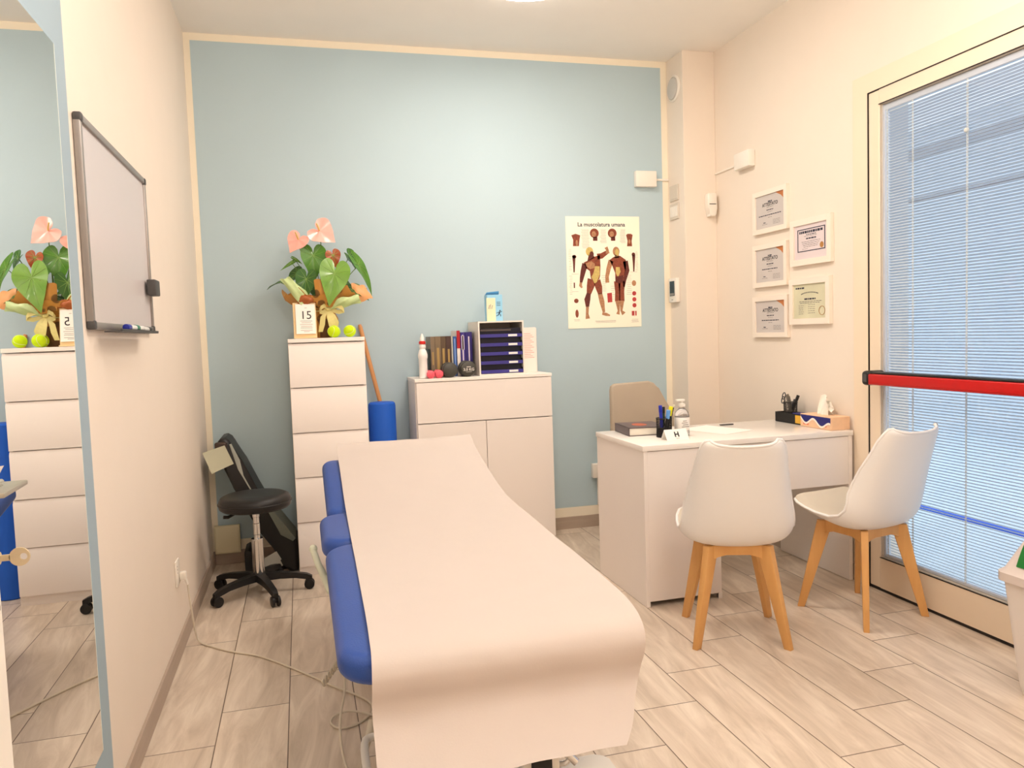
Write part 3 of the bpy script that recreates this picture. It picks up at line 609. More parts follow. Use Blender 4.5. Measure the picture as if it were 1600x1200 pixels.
# --- tall white chest of drawers
cx0, cx1, cyf, ch = 0.458, 0.8434, -0.3989, 1.230
dr = thing('chest_of_drawers', 'tall narrow white chest of five drawers against the blue wall', 'chest of drawers', ((cx0+cx1)/2, -0.2, 0))
c = MB(); c.box(cx0, cx0+0.014, cyf+0.018, -0.012, 0, ch-0.022); c.box(cx1-0.014, cx1, cyf+0.018, -0.012, 0, ch-0.022); c.box(cx0, cx1, -0.018, -0.012, 0, ch-0.022); c.box(cx0+0.01, cx1-0.01, cyf+0.030, cyf+0.046, 0, 0.05)
c.box(cx0+0.014, cx1-0.014, cyf+0.03, -0.02, 0.03, 0.045)
c.build('carcass', WHITE, dr); MB().box(cx0, cx1, cyf, -0.012, ch-0.020, ch, 0.0015, 1).build('top_board', WEDGE, dr)
MB().box(cx0+0.001, cx1-0.001, cyf+0.012, cyf+0.030, 0.0, 0.046).build('plinth', WHITE, dr)
zz = [1.2055, 0.9809, 0.7476, 0.5144, 0.2811, 0.0479]
for i in range(5):
    # each front overlaps the one below with a slim chamfered finger edge
    zt_, zb_ = zz[i]-(0.004 if i else 0.0), zz[i+1]
    MB().prism([(cyf+0.002, zb_), (cyf+0.002, zt_-0.016), (cyf+0.012, zt_), (cyf+0.020, zt_), (cyf+0.020, zb_+0.0)], 'x', cx0+0.0015, cx1-0.0015, 0.0008, seg=1).build('drawer', WHITE, dr)

# --- white cabinet with flap and two doors
ax0, ax1, ayf, ah, aj = 1.1097, 1.8872, -0.3108, 0.9889, 0.7422
cb2 = thing('cabinet', 'white cabinet with one wide drawer above two doors against the blue wall', 'cabinet', ((ax0+ax1)/2, -0.16, 0))
MB().box(ax0, ax0+0.016, ayf+0.02, -0.012, 0, ah-0.018).box(ax1-0.016, ax1, ayf+0.02, -0.012, 0, ah-0.018).box(ax0, ax1, -0.018, -0.012, 0, ah-0.018).box(ax0, ax1, ayf+0.03, -0.012, 0.03, 0.045).build('carcass', WHITE, cb2)
MB().box(ax0-0.002, ax1+0.002, ayf-0.003, -0.012, ah-0.018, ah, 0.0015, 1).build('top_board', WEDGE, cb2)
MB().box(ax0+0.006, ax1-0.001, ayf, ayf+0.018, aj+0.0025, ah-0.021, 0.001, 1).build('drawer', WHITE, cb2)
xm = (ax0+ax1)/2
MB().box(ax0+0.006, xm-0.0015, ayf, ayf+0.018, 0.05, aj-0.0025, 0.001, 1).build('door', WHITE, cb2)
MB().box(xm+0.0015, ax1-0.001, ayf, ayf+0.018, 0.05, aj-0.0025, 0.001, 1).build('door', WHITE, cb2)
MB().box(ax0+0.005, ax1-0.005, ayf+0.02, ayf+0.034, 0, 0.05).build('plinth', WHITE, cb2)

# --- desk
kx0, kx1, kyf, kyb, kh = 1.928, 2.990, -1.443, -0.892, 0.7157
dk = thing('desk', 'white desk with drawer pedestal at the left and open knee space at the right', 'desk', ((kx0+kx1)/2, (kyf+kyb)/2, 0))
MB().box(kx0-0.006, kx1, kyf-0.006, kyb, kh-0.024, kh, 0.002, 2).build('desk_top', GLOSSW, dk)
p = MB(); p.box(kx0, kx0+0.018, kyf, kyb, 0.0, kh-0.024, 0.001, 1); p.box(kx0+0.352, kx0+0.370, kyf+0.004, kyb, 0.0, kh-0.024, 0.001, 1); p.box(kx0+0.352, kx0+0.370, kyf, kyf+0.02, 0.0, 0.03)
p.build('side_panel', WHITE, dk)
MB().box(kx0+0.0185, kx0+0.368, kyf+0.002, kyf+0.018, 0.024, kh-0.027, 0.001, 1).build('front_panel', WHITE, dk)
MB().box(kx0+0.02, kx0+0.35, kyb-0.018, kyb-0.004, 0.04, 0.30, 0.001, 1).box(kx0+0.02, kx0+0.35, kyb-0.018, kyb-0.004, 0.304, 0.50, 0.001, 1).box(kx0+0.02, kx0+0.35, kyb-0.018, kyb-0.004, 0.504, 0.685, 0.001, 1).build('drawer', WHITE, dk)
MB().box(kx0+0.370, kx1-0.020, kyf+0.002, kyf+0.018, 0.462, kh-0.027, 0.001, 1).build('modesty_panel', WHITE, dk)
MB().box(kx1-0.020, kx1-0.001, kyf, kyb, 0.003, kh-0.024, 0.001, 1).build('side_panel', WHITE, dk)

# --- treatment table
TT = thing('treatment_table', 'blue upholstered electric treatment table covered with a paper sheet', 'treatment table', (0.91, -2.1, 0))
def cushion(dims, cr, z0, z1, name, tilt=None, er=0.026):
    x0, x1, y0, y1 = dims; m = MB(); rings = []; steps = 7
    def ring(ins, z): rings.append([(a, b_, z) for a, b_ in rrect(x0+ins, x1-ins, y0+ins, y1-ins, max(0.008, cr-ins), 8)])
    ring(er*2.0, z0)
    for k in range(steps): t = k/(steps-1)*PI/2; ring(er*(1-math.sin(t)), z0+er*(1-math.cos(t)))
    for k in range(steps): t = k/(steps-1)*PI/2; ring(er*(1-math.cos(t)), z1-er*(1-math.sin(t)))
    ring(er*2.2, z1+0.0012); ring(min(x1-x0, y1-y0)*0.32, z1+0.003)
    m.sheet(rings, 0.0, closed_u=True); bmesh.ops.holes_fill(m.bm, edges=[e for e in m.bm.edges if e.is_boundary])
    if tilt:
        (py_, pz_), a = tilt; M = Matrix.Translation((0, py_, pz_)) @ Matrix.Rotation(a, 4, 'X') @ Matrix.Translation((0, -py_, -pz_)); m.bm.transform(M)
    return m.build(name, BLUEV, TT, sharp=50)
cushion((0.560, 1.190, -3.000, -2.078), 0.090, 0.524, 0.588, 'leg_cushion')
cushion((0.553, 1.225, -2.070, -1.662), 0.075, 0.528, 0.594, 'seat_cushion')
cushion((0.582, 1.238, -1.655, -1.095), 0.050, 0.530, 0.594, 'head_cushion', ((-1.66, 0.55), math.radians(12.0)))
f = MB()
for x in (0.70, 1.10): f.box(x-0.02, x+0.02, -2.95, -1.70, 0.487, 0.527, 0.004, 1)
for y in (-2.90, -2.10, -1.75): f.box(0.68, 1.12, y-0.02, y+0.02, 0.487, 0.526, 0.004, 1)
f.build('bed_frame', TUBEW, TT)
f = MB()
f = None
for x in (0.70, 1.10): MB().hexa([(x-0.015, -1.68, 0.49), (x+0.015, -1.68, 0.49), (x+0.015, -1.13, 0.612), (x-0.015, -1.13, 0.612), (x-0.015, -1.68, 0.52), (x+0.015, -1.68, 0.52), (x+0.015, -1.13, 0.642), (x-0.015, -1.13, 0.642)]).build('headrest_rail', TUBEW, TT)
MB().hexa([(0.74, -2.72, 0.10), (0.78, -2.72, 0.10), (0.78, -1.85, 0.46), (0.74, -1.85, 0.46), (0.74, -2.72, 0.14), (0.78, -2.72, 0.14), (0.78, -1.85, 0.50), (0.74, -1.85, 0.50)]).hexa([(1.02, -2.72, 0.10), (1.06, -2.72, 0.10), (1.06, -1.85, 0.46), (1.02, -1.85, 0.46), (1.02, -2.72, 0.14), (1.06, -2.72, 0.14), (1.06, -1.85, 0.50), (1.02, -1.85, 0.50)]).box(0.74, 1.06, -2.73, -2.69, 0.10, 0.14, 0.002, 1).box(0.74, 1.06, -1.87, -1.83, 0.458, 0.498, 0.002, 1).build('lift_arm', TUBEW, TT)
MB().cyl((0.9, -2.0, 0.12), (0.9, -2.45, 0.42), 0.028, seg=20).cyl((0.9, -2.45, 0.42), (0.9, -2.75, 0.51), 0.014, seg=16).build('lift_motor', DGREY, TT)
b = MB(); b.prism(rrect(0.655, 1.235, -2.80, -2.68, 0.03), 'z', 0.075, 0.120, 0.006); b.box(0.66, 1.20, -1.52, -1.44, 0.075, 0.12, 0.006); b.box(0.70, 0.75, -2.72, -1.45, 0.08, 0.12, 0.006); b.box(1.06, 1.11, -2.72, -1.45, 0.08, 0.12, 0.006)
b.build('base_frame', TUBEW, TT)
MB().tube([(0.74, -2.36, 0.10), (0.655, -2.36, 0.10), (0.632, -2.385, 0.10), (0.632, -2.62, 0.10), (0.655, -2.645, 0.10), (0.74, -2.645, 0.10)], 0.011, 12, smooth=2).build('foot_bar', TUBEW, TT)
for (x, y) in ((1.10, -2.76), (0.72, -2.70), (0.70, -1.48), (1.16, -1.48)):
    wv = MB().cyl((x-0.012, y, 0.035), (x+0.012, y, 0.035), 0.034, seg=24, bev=0.004); o = wv.build('castor_wheel', DGREY, TT)
    MB().box(x-0.017, x-0.0135, y-0.018, y+0.018, 0.03, 0.078, 0.001, 1).box(x+0.0135, x+0.017, y-0.018, y+0.018, 0.03, 0.078, 0.001, 1).cyl((x-0.019, y, 0.035), (x+0.019, y, 0.035), 0.008, seg=12).build('castor_fork', CHROME, o)
# control box and chrome joint under the foot end
MB().box(0.965, 1.055, -2.86, -2.815, 0.180, 0.262, 0.006, 2).build('control_box', TUBEW, TT)
MB().box(0.985, 1.035, -2.864, -2.858, 0.190, 0.246, 0.002, 1).build('control_panel', BLACKP, TT)
MB().box(0.995, 1.025, -2.83, -2.78, 0.262, 0.49, 0.003, 1).build('control_box_bracket', TUBEW, TT)
MB().tube([(1.062, -2.83, 0.262), (1.085, -2.84, 0.270), (1.092, -2.84, 0.235), (1.080, -2.84, 0.205), (1.062, -2.83, 0.200)], 0.0065, 10, smooth=2).cyl((1.075, -2.85, 0.235), (1.095, -2.86, 0.215), 0.010, seg=14).build('locking_pin', CHROME, TT)
lv = MB().tube([(0.527, -1.82, 0.505), (0.540, -1.86, 0.47), (0.575, -1.98, 0.41), (0.63, -2.05, 0.40), (0.70, -2.06, 0.49)], [0.011, 0.011, 0.014, 0.014, 0.012], 12)
lv.ball((0.527, -1.815, 0.510), 0.014, 16, 10); lv.build('release_lever', mat('pale_green_white_plastic', (214, 218, 196), 0.4), TT)
# hand control hanging by a coiled lead
hc = thing('hand_control_lead', 'pale hand control lead looping from the table down to the floor, partly coiled', 'cable', (0.60, -2.2, 0.0))
pts = []
for i in range(97):
    t_ = i/96; a = t_*9*2*PI; c0 = Vector((0.533+0.075*t_, -2.165+0.09*t_, 0.185+0.055*t_)); pts.append(c0+Vector((0.3*math.cos(a)*0.011, 0.6*math.cos(a)*0.011, math.sin(a)*0.012)))
MB().tube(pts, 0.0034, 6).build('coil', CABLE, hc)
MB().tube([(0.608, -2.075, 0.240), (0.62, -2.10, 0.40), (0.645, -2.12, 0.53)], 0.0034, 6, smooth=2).tube([(0.62, -1.96, 0.53), (0.606, -2.00, 0.30), (0.604, -2.06, 0.11), (0.581, -2.165, 0.09), (0.574, -2.25, 0.06), (0.580, -2.33, 0.02), (0.600, -2.405, 0.006), (0.615, -2.40, 0.012), (0.640, -2.34, 0.05)], 0.0040, 8, smooth=3).build('lead', CABLE, hc)
MB().cyl((0.640, -2.34, 0.05), (0.668, -2.29, 0.11), 0.008, 0.013, seg=14).build('connector', CABLE, hc)

# paper sheet over the table
def paper():
    # path (y, z, xl, xr) from the head end over the table and down past the foot end
    path = [(-1.040, 0.762, 0.652, 1.252), (-1.062, 0.757, 0.650, 1.251), (-1.10, 0.738, 0.650, 1.250), (-1.16, 0.719, 0.650, 1.250), (-1.30, 0.687, 0.650, 1.248), (-1.45, 0.654, 0.649, 1.247), (-1.58, 0.628, 0.648, 1.246), (-1.70, 0.611, 0.647, 1.246), (-1.85, 0.605, 0.645, 1.246),
            (-2.05, 0.6005, 0.642, 1.244), (-2.30, 0.5985, 0.639, 1.243), (-2.6, 0.598, 0.634, 1.238), (-2.85, 0.6005, 0.629, 1.226), (-2.94, 0.600, 0.626, 1.216), (-2.985, 0.596, 0.625, 1.208), (-3.018, 0.582, 0.623, 1.204), (-3.034, 0.558, 0.621, 1.200), (-3.034, 0.530, 0.620, 1.196),
            (-3.026, 0.505, 0.619, 1.191), (-3.032, 0.478, 0.619, 1.181), (-3.060, 0.448, 0.619, 1.160), (-3.095, 0.422, 0.618, 1.140), (-3.125, 0.406, 0.618, 1.116), (-3.140, 0.402, 0.618, 1.104)]
    P = []
    for (a, b) in zip(path, path[1:]):
        for k in range(4):
            t = k/4; P.append(tuple(a[i]*(1-t)+b[i]*t for i in range(4)))
    P.append(path[-1])
    for _ in range(3): P = [P[0]]+[tuple((P[i-1][j]+2*P[i][j]+P[i+1][j])/4 for j in range(4)) for i in range(1, len(P)-1)]+[P[-1]]
    G = []; r = random.Random(5)
    for i, (y, z, xl, xr) in enumerate(P):
        row = []
        for j in range(33):
            u = j/32; x = xl+(xr-xl)*u
            wv = 0.0022*math.sin(9*u+y*5)*math.sin(3*y+u*4)+0.0012*math.sin(23*u-y*14)
            sag = 0.0
            zz_ = z+max(-0.0006, wv*0.8)*max(0.0, min(1.0, (y+2.98)/0.25)); yy = y+wv*2.0*max(0.0, min(1.0, (0.56-z)/0.1))
            if y > -1.11: zz_ += 0.006*(abs(u-0.5)*2)**2 - 0.002
            if z < 0.50: yy -= 0.006*math.sin(u*PI)*(0.5-z)/0.1
            row.append((x, yy, zz_))
        G.append(row)
    m = MB(); m.org = (0.93, -2.1, 0.6); m.sheet(G, 0.0006); o = m.build('paper_sheet', PAPER, sharp=60); return o
tag(paper(), 'long off-white paper sheet over the blue treatment table, hanging down its foot end', 'paper sheet')

# --- shell chairs
def make_chair(label):
    t = thing('shell_chair', label, 'chair', (0, 0, 0))
    S_ = 1.0   # local: +y faces the desk (front), z up
    rows = [(.232, .449, .150, .004, .0), (.222, .452, .176, .010, .0), (.18, .440, .206, .018, .0), (.12, .424, .222, .026, .0), (.05, .403, .230, .038, .0), (-.03, .382, .233, .056, .0), (-.095, .376, .232, .075, .012), (-.145, .388, .228, .088, .034),
            (-.180, .420, .224, .085, .060), (-.206, .474, .218, .068, .086), (-.228, .540, .208, .048, .092), (-.248, .610, .196, .032, .086), (-.268, .680, .182, .020, .070), (-.286, .735, .170, .014, .056), (-.298, .768, .158, .014, .044), (-.303, .782, .147, .014, .040), (-.304, .788, .128, .010, .034)]
    rows = [(y*.93, z, hw*.92, lift, fo*.93) for (y, z, hw, lift, fo) in rows]
    G = []
    for (y, z, hw, lift, fo) in rows:
        row = []
        for j in range(25):
            u = -1+j/12; au = abs(u)
            topc = 0.010*(u*u) if z > 0.72 else 0
            row.append((hw*math.sin(u*PI/2*0.92)/math.sin(PI/2*0.92), y+fo*au**2.2, z+lift*au**2.6+topc))
        G.append(row)
    sh = MB().sheet(G, 0.0)
    o = sh.build('shell', SHELL, t, local=True, sharp=80)
    md = o.modifiers.new('thickness', 'SOLIDIFY'); md.thickness = 0.007; md.offset = 0
    md = o.modifiers.new('smooth', 'SUBSURF'); md.levels = 1; md.render_levels = 1
    # rolled rim
    per = [G[0][j] for j in range(25)]+[G[i][24] for i in range(1, len(G))]+[G[-1][j] for j in range(23, -1, -1)]+[G[i][0] for i in range(len(G)-2, 0, -1)]
    MB().tube(per, 0.0062, 8, closed=True).build('rim', SHELL, t, local=True, sharp=80)
    C = []
    for (y, z, hw, lift, fo) in rows[1:11]:
        row = []
        for j in range(17):
            u = (-1+j/8)*0.86; au = abs(u)
            e = 1-((j-8)/8)**6
            row.append((hw*math.sin(u*PI/2*0.92)/math.sin(PI/2*0.92), y+fo*au**2.2+(0.014 if z > .43 and y < -.1 else 0)*e, z+lift*au**2.6+0.022*e*(1 if y > -.19 else 0.4)))
        C.append(row)
    MB().sheet(C, 0.010).build('seat_pad', CUSH, t, local=True, sharp=60)
    a, bt, hgt = 0.100, 0.170, 0.383
    for sx_ in (-1, 1):
        for sy_ in (-1, 1):
            tx_, ty_ = sx_*a, sy_*a; bx_, by_ = sx_*bt, sy_*bt
            # leg: flat tapered stave, wide at the top on the diagonal
            d = Vector((sx_, sy_, 0)).normalized(); n = Vector((-d.y, d.x, 0))
            def q(c0, wd, th, z): return [tuple(Vector((c0[0], c0[1], z))+d*dx*wd+n*dn*th) for dx, dn in ((-1, -1), (1, -1), (1, 1), (-1, 1))]
            MB().hexa(q((bx_, by_), 0.0145, 0.011, 0.0)+q((tx_, ty_), 0.031, 0.0145, hgt), 0.0025, seg=2).build('leg', BEECH, t, local=True)
    ap = MB(); zt_, zb_ = 0.385, 0.335
    for k in range(4):
        M = Matrix.Rotation(k*PI/2, 4, 'Z'); pl = [(-0.092, zt_), (-0.055, zt_+0.004), (0.055, zt_+0.004), (0.092, zt_), (0.105, zb_-0.015), (0.075, zb_+0.004), (0.045, zb_+0.012), (-0.045, zb_+0.012), (-0.075, zb_+0.004), (-0.105, zb_-0.015)]
        ap.prism(pl, 'y', 0.094, 0.110, 0.0015, seg=1, M=M)
    ap.build('apron', BEECH, t, local=True)
    MB().cyl((0, 0, 0.372), (0, 0, 0.386), 0.075, seg=24).box(-0.1, 0.1, -0.022, 0.022, 0.362, 0.380).build('seat_mount', BLACKP, t, local=True)
    return t
ch1 = make_chair('white shell chair with beech legs, seen from behind in front of the desk pedestal')
ch1.location = (2.136, -1.812, 0); ch1.rotation_euler = (0, 0, math.radians(69.3-90)); ch1['group'] = 'white shell chairs with beech legs'
ch2 = dup(ch1, (2.756, -1.787, 0), math.radians(100-90), 'white shell chair with beech legs, turned sideways beside the glazed door')

# --- grey chair behind the desk
gc = thing('office_chair', 'beige-grey upholstered chair behind the desk, only its backrest showing', 'chair', (2.36, -0.66, 0))
GC = mat('beige_grey_upholstery', (176, 162, 144), 0.65, noise=0.05, bump=0.3, bscale=400)
M = Matrix.Translation((0, -0.46, 0.48)) @ Matrix.Rotation(math.radians(-6), 4, 'X') @ Matrix.Translation((0, 0.46, -0.48))
m = MB(); m.prism([(2.190, 0.50), (2.186, 0.58), (2.197, 0.88), (2.203, 0.905), (2.222, 0.918), (2.43, 0.924), (2.462, 0.912), (2.488, 0.880), (2.57, 0.735), (2.575, 0.70), (2.560, 0.50)], 'y', -0.485, -0.44, 0.014, seg=3, M=M); m.build('backrest', GC, gc)
MB().prism(rrect(2.17, 2.57, -0.87, -0.47, 0.06), 'z', 0.42, 0.485, 0.018, seg=3).build('seat', GC, gc)
MB().cyl((2.37, -0.67, 0.06), (2.37, -0.67, 0.42), 0.025, seg=20).build('column', CHROME, gc)
for k in range(5):
    a = 2*PI*k/5+0.3; c0 = Vector((2.37, -0.67, 0)); e = c0+Vector((math.cos(a), math.sin(a), 0))*0.235
    lg = MB().hexa([tuple(c0+Vector((math.cos(a+s_)*0.03, math.sin(a+s_)*0.03, 0.05))) for s_ in (-1.2, 1.2)]+[tuple(e+Vector((-math.sin(a), math.cos(a), 0))*s_*0.013+Vector((0, 0, 0.055))) for s_ in (1, -1)]+[tuple(c0+Vector((math.cos(a+s_)*0.03, math.sin(a+s_)*0.03, 0.10))) for s_ in (-1.2, 1.2)]+[tuple(e+Vector((-math.sin(a), math.cos(a), 0))*s_*0.013+Vector((0, 0, 0.078))) for s_ in (1, -1)]).build('leg', BLACKP, gc)
    MB().cyl(tuple(e+Vector((-math.sin(a), math.cos(a), 0))*-0.012+Vector((0, 0, 0.026))), tuple(e+Vector((-math.sin(a), math.cos(a), 0))*0.012+Vector((0, 0, 0.026))), 0.0255, seg=18).build('castor', BLACKP, lg)

# --- rolling stool
sx0, sy0 = 0.270, -0.598
st = thing('rolling_stool', 'black round rolling stool on a five-star base near the left wall', 'stool', (sx0, sy0, 0))
MB().lathe([(0.120, 0.418), (0.155, 0.421), (0.166, 0.430), (0.170, 0.448), (0.167, 0.466), (0.158, 0.480), (0.140, 0.488), (0.10, 0.492), (0.01, 0.492)], (sx0, sy0, 0), 56).build('seat', BLACK, st)
MB().lathe([(0.1705, 0.447), (0.1725, 0.449), (0.1725, 0.453), (0.1705, 0.455)], (sx0, sy0, 0), 56).build('seam', BLACKP, st)
MB().cyl((sx0, sy0, 0.405), (sx0, sy0, 0.420), 0.075, seg=28).build('seat_plate', BLACKP, st)
MB().lathe([(0.0145, 0.27), (0.0145, 0.29), (0.016, 0.292), (0.016, 0.345), (0.0145, 0.347), (0.0145, 0.375), (0.0165, 0.377), (0.0165, 0.406)], (sx0, sy0, 0), 28).build('gas_lift', CHROME, st)
MB().lathe([(0.025, 0.085), (0.0275, 0.10), (0.0275, 0.262), (0.0285, 0.264), (0.0285, 0.272), (0.016, 0.273)], (sx0, sy0, 0), 32).build('column_sleeve', CHROME, st)
MB().tube([(sx0, sy0, 0.412), (sx0-0.09, sy0-0.02, 0.405), (sx0-0.125, sy0-0.03, 0.392), (sx0-0.145, sy0-0.035, 0.395)], [0.005, 0.005, 0.008, 0.008], 10).build('height_lever', BLACKP, st)
MB().lathe([(0.038, 0.070), (0.040, 0.080), (0.034, 0.098), (0.029, 0.104)], (sx0, sy0, 0), 28).build('hub', BLACKP, st)
for k, (a, L_) in enumerate(((218, .232), (289, .245), (357, .235), (70, .24), (144, .24))):
    a = math.radians(a); d = Vector((math.cos(a), math.sin(a), 0)); n = Vector((-d.y, d.x, 0)); c0 = Vector((sx0, sy0, 0))
    secs = [(0.02, 0.026, 0.066, 0.100), (0.10, 0.020, 0.066, 0.096), (0.17, 0.017, 0.062, 0.088), (L_-0.01, 0.015, 0.050, 0.076), (L_+0.014, 0.012, 0.044, 0.064)]
    lg = MB().sheet([[tuple(c0+d*s_+n*w_*uu+Vector((0, 0, zb_ if vv < 0 else zt_))) for uu, vv in ((-1, -1), (-0.85, 1), (0.85, 1), (1, -1))] for s_, w_, zb_, zt_ in secs], 0.0, closed_u=True)
    bmesh.ops.holes_fill(lg.bm, edges=[e for e in lg.bm.edges if e.is_boundary])
    lg = lg.build('leg', BLACKP, st)
    e = c0+d*L_; MB().cyl(tuple(e+n*0.006+Vector((0, 0, 0.025))), tuple(e+n*0.020+Vector((0, 0, 0.025))), 0.0245, seg=20, bev=0.003).cyl(tuple(e-n*0.020+Vector((0, 0, 0.025))), tuple(e-n*0.006+Vector((0, 0, 0.025))), 0.0245, seg=20, bev=0.003).cyl(tuple(e-n*0.012+Vector((0, 0, 0.025))), tuple(e+n*0.012+Vector((0, 0, 0.025))), 0.008, seg=12).build('castor', BLACKP, lg)
    MB().cyl(tuple(e+Vector((0, 0, 0.03))), tuple(e+Vector((0, 0, 0.056))), 0.010, seg=14).build('castor_stem', BLACKP, lg)

# --- black folded equipment leaning in the corner
eq = thing('folded_bench', 'black padded folding bench with grey side stripe, leaning in the corner behind the stool', 'folding bench', (0.28, -0.2, 0))
yA, yB = -0.300, -0.060
def S3(k): return [(x*1.0, z) for x, z in k]
MB().prism([(0.083, 0.715), (0.098, 0.732), (0.120, 0.735), (0.140, 0.722), (0.205, 0.600), (0.262, 0.470), (0.330, 0.330), (0.395, 0.230), (0.452, 0.165), (0.452, 0.0), (0.405, 0.0), (0.385, 0.055), (0.330, 0.135), (0.262, 0.235), (0.150, 0.470), (0.096, 0.600), (0.080, 0.690)], 'y', yA, yB, 0.018, seg=3).build('padded_body', BLACK, eq)
MB().prism([(0.140, 0.700), (0.150, 0.702), (0.188, 0.615), (0.200, 0.535), (0.262, 0.405), (0.256, 0.404), (0.176, 0.568)], 'y', yA-0.004, yB+0.004, 0.002, seg=1).build('grey_stripe', mat('grey_fabric_stripe', (170, 172, 162), 0.7), eq)
MB().prism([(0.298, 0.365), (0.340, 0.335), (0.400, 0.245), (0.445, 0.180), (0.430, 0.165), (0.370, 0.205)], 'y', yA-0.004, yB+0.004, 0.002, seg=1).build('grey_stripe', mat('grey_green_panel', (116, 122, 112), 0.6), eq)
MB().box(0.07, 0.13, yA-0.018, yA+0.01, 0.665, 0.715, 0.010, 3).build('hinge_block', mat('dark_brown_plastic', (60, 46, 40), 0.3), eq)
MB().prism([(0.18, 0.0), (0.215, 0.0), (0.215, 0.115), (0.20, 0.125), (0.18, 0.115)], 'y', yA+0.05, yB, 0.004).box(0.2, 0.40, yA+0.07, yB-0.02, 0.0, 0.03, 0.004, 1).build('foot', BLACKP, eq)
ns = MB(); ns.org = (0.07, -0.33, 0.64)
ns.sheet([[(0.012+0.108*u-0.0+0.040*v, -0.325-0.012*v+0.004*math.sin(3*u), 0.668+0.032*u-0.108*v+0.012*v*u) for u in [k/6 for k in range(7)]] for v in [k/6 for k in range(7)]], 0.0012)
tag(ns.build('paper_note', mat('grey_green_paper', (196, 196, 172), 0.7)), 'pale square sheet hanging from the top of the black folded bench in the corner', 'paper note')
ns = MB(); ns.org = (0.33, -0.33, 0.08)
ns.flat([(0.272, -0.318, 0.090), (0.345, -0.318, 0.125), (0.368, -0.316, 0.080), (0.362, -0.316, 0.074), (0.374, -0.314, 0.045), (0.330, -0.314, 0.028), (0.298, -0.314, 0.004), (0.285, -0.316, 0.040)], 0.0015, (0, -1, 0))
tag(ns.build('paper_note', mat('grey_paper', (176, 176, 166), 0.7)), 'grey torn sheet at the foot of the black folded bench in the corner', 'paper note')

# --- blue foam roller and wooden stick
rl = thing('foam_roller', 'long blue foam roller standing between the chest of drawers and the cabinet', 'foam roller', (0.936, -0.200, 0))
MB().lathe([(0.066, 0.0), (0.0735, 0.006), (0.0745, 0.02), (0.0745, 0.845), (0.072, 0.860), (0.064, 0.867), (0.010, 0.868)], (0.936, -0.200, 0), 40).build('foam_body', ROLLB, rl)
sk_ = MB(); sk_.org = (0.93, -0.09, 0.5); sk_.tube([(1.075, -0.110, 0.013), (0.98, -0.078, 0.62), (0.940, -0.045, 0.867), (0.852, -0.020, 1.285), (0.848, -0.019, 1.300)], [0.012, 0.012, 0.012, 0.012, 0.008], 14)
tag(sk_.build('wooden_stick', STICKW), 'wooden stick leaning on the blue wall behind the foam roller', 'stick')

# --- waste bin at the right edge
bn = thing('waste_bin', 'pale swing-lid waste bin with green flap beside the glazed door at the right edge', 'waste bin', (2.83, -2.75, 0))
def rring(x0, x1, y0, y1, r, z): return [(a, b, z) for a, b in rrect(x0, x1, y0, y1, r, 5)]
BG = mat('pale_grey_bin_plastic', (226, 218, 212), 0.45); BG2 = mat('bin_lid_plastic', (212, 200, 194), 0.45)
m = MB(); m.sheet([rring(2.712, 2.930, -2.905, -2.575, 0.035, 0.0), rring(2.704, 2.935, -2.912, -2.568, 0.035, 0.03), rring(2.672, 2.955, -2.945, -2.535, 0.035, 0.385)], 0.0, closed_u=True)
bmesh.ops.holes_fill(m.bm, edges=[e for e in m.bm.edges if e.is_boundary]); m.build('bin_body', BG, bn)
m = MB(); m.sheet([rring(2.660, 2.967, -2.957, -2.523, 0.04, 0.375), rring(2.660, 2.967, -2.957, -2.523, 0.04, 0.402), rring(2.672, 2.955, -2.945, -2.535, 0.04, 0.412), rring(2.700, 2.928, -2.925, -2.555, 0.04, 0.47), rring(2.73, 2.90, -2.90, -2.58, 0.04, 0.535), rring(2.76, 2.87, -2.87, -2.61, 0.03, 0.565)], 0.0, closed_u=True)
bmesh.ops.holes_fill(m.bm, edges=[e for e in m.bm.edges if e.is_boundary]); m.build('swing_lid_housing', BG2, bn)
m = MB(); m.sheet([[(2.676+0.062*v-0.005*math.sin(PI*v), -2.585-0.05*math.sin(PI*v*0.5)*0-0.26*u, 0.415+0.125*v) for u in [0.04, .1, .25, .5, .75, .9, .96]] for v in [0.1, .3, .5, .7, .9]], 0.004)
m.build('flap', mat('green_flap', (24, 120, 44), 0.35), bn)

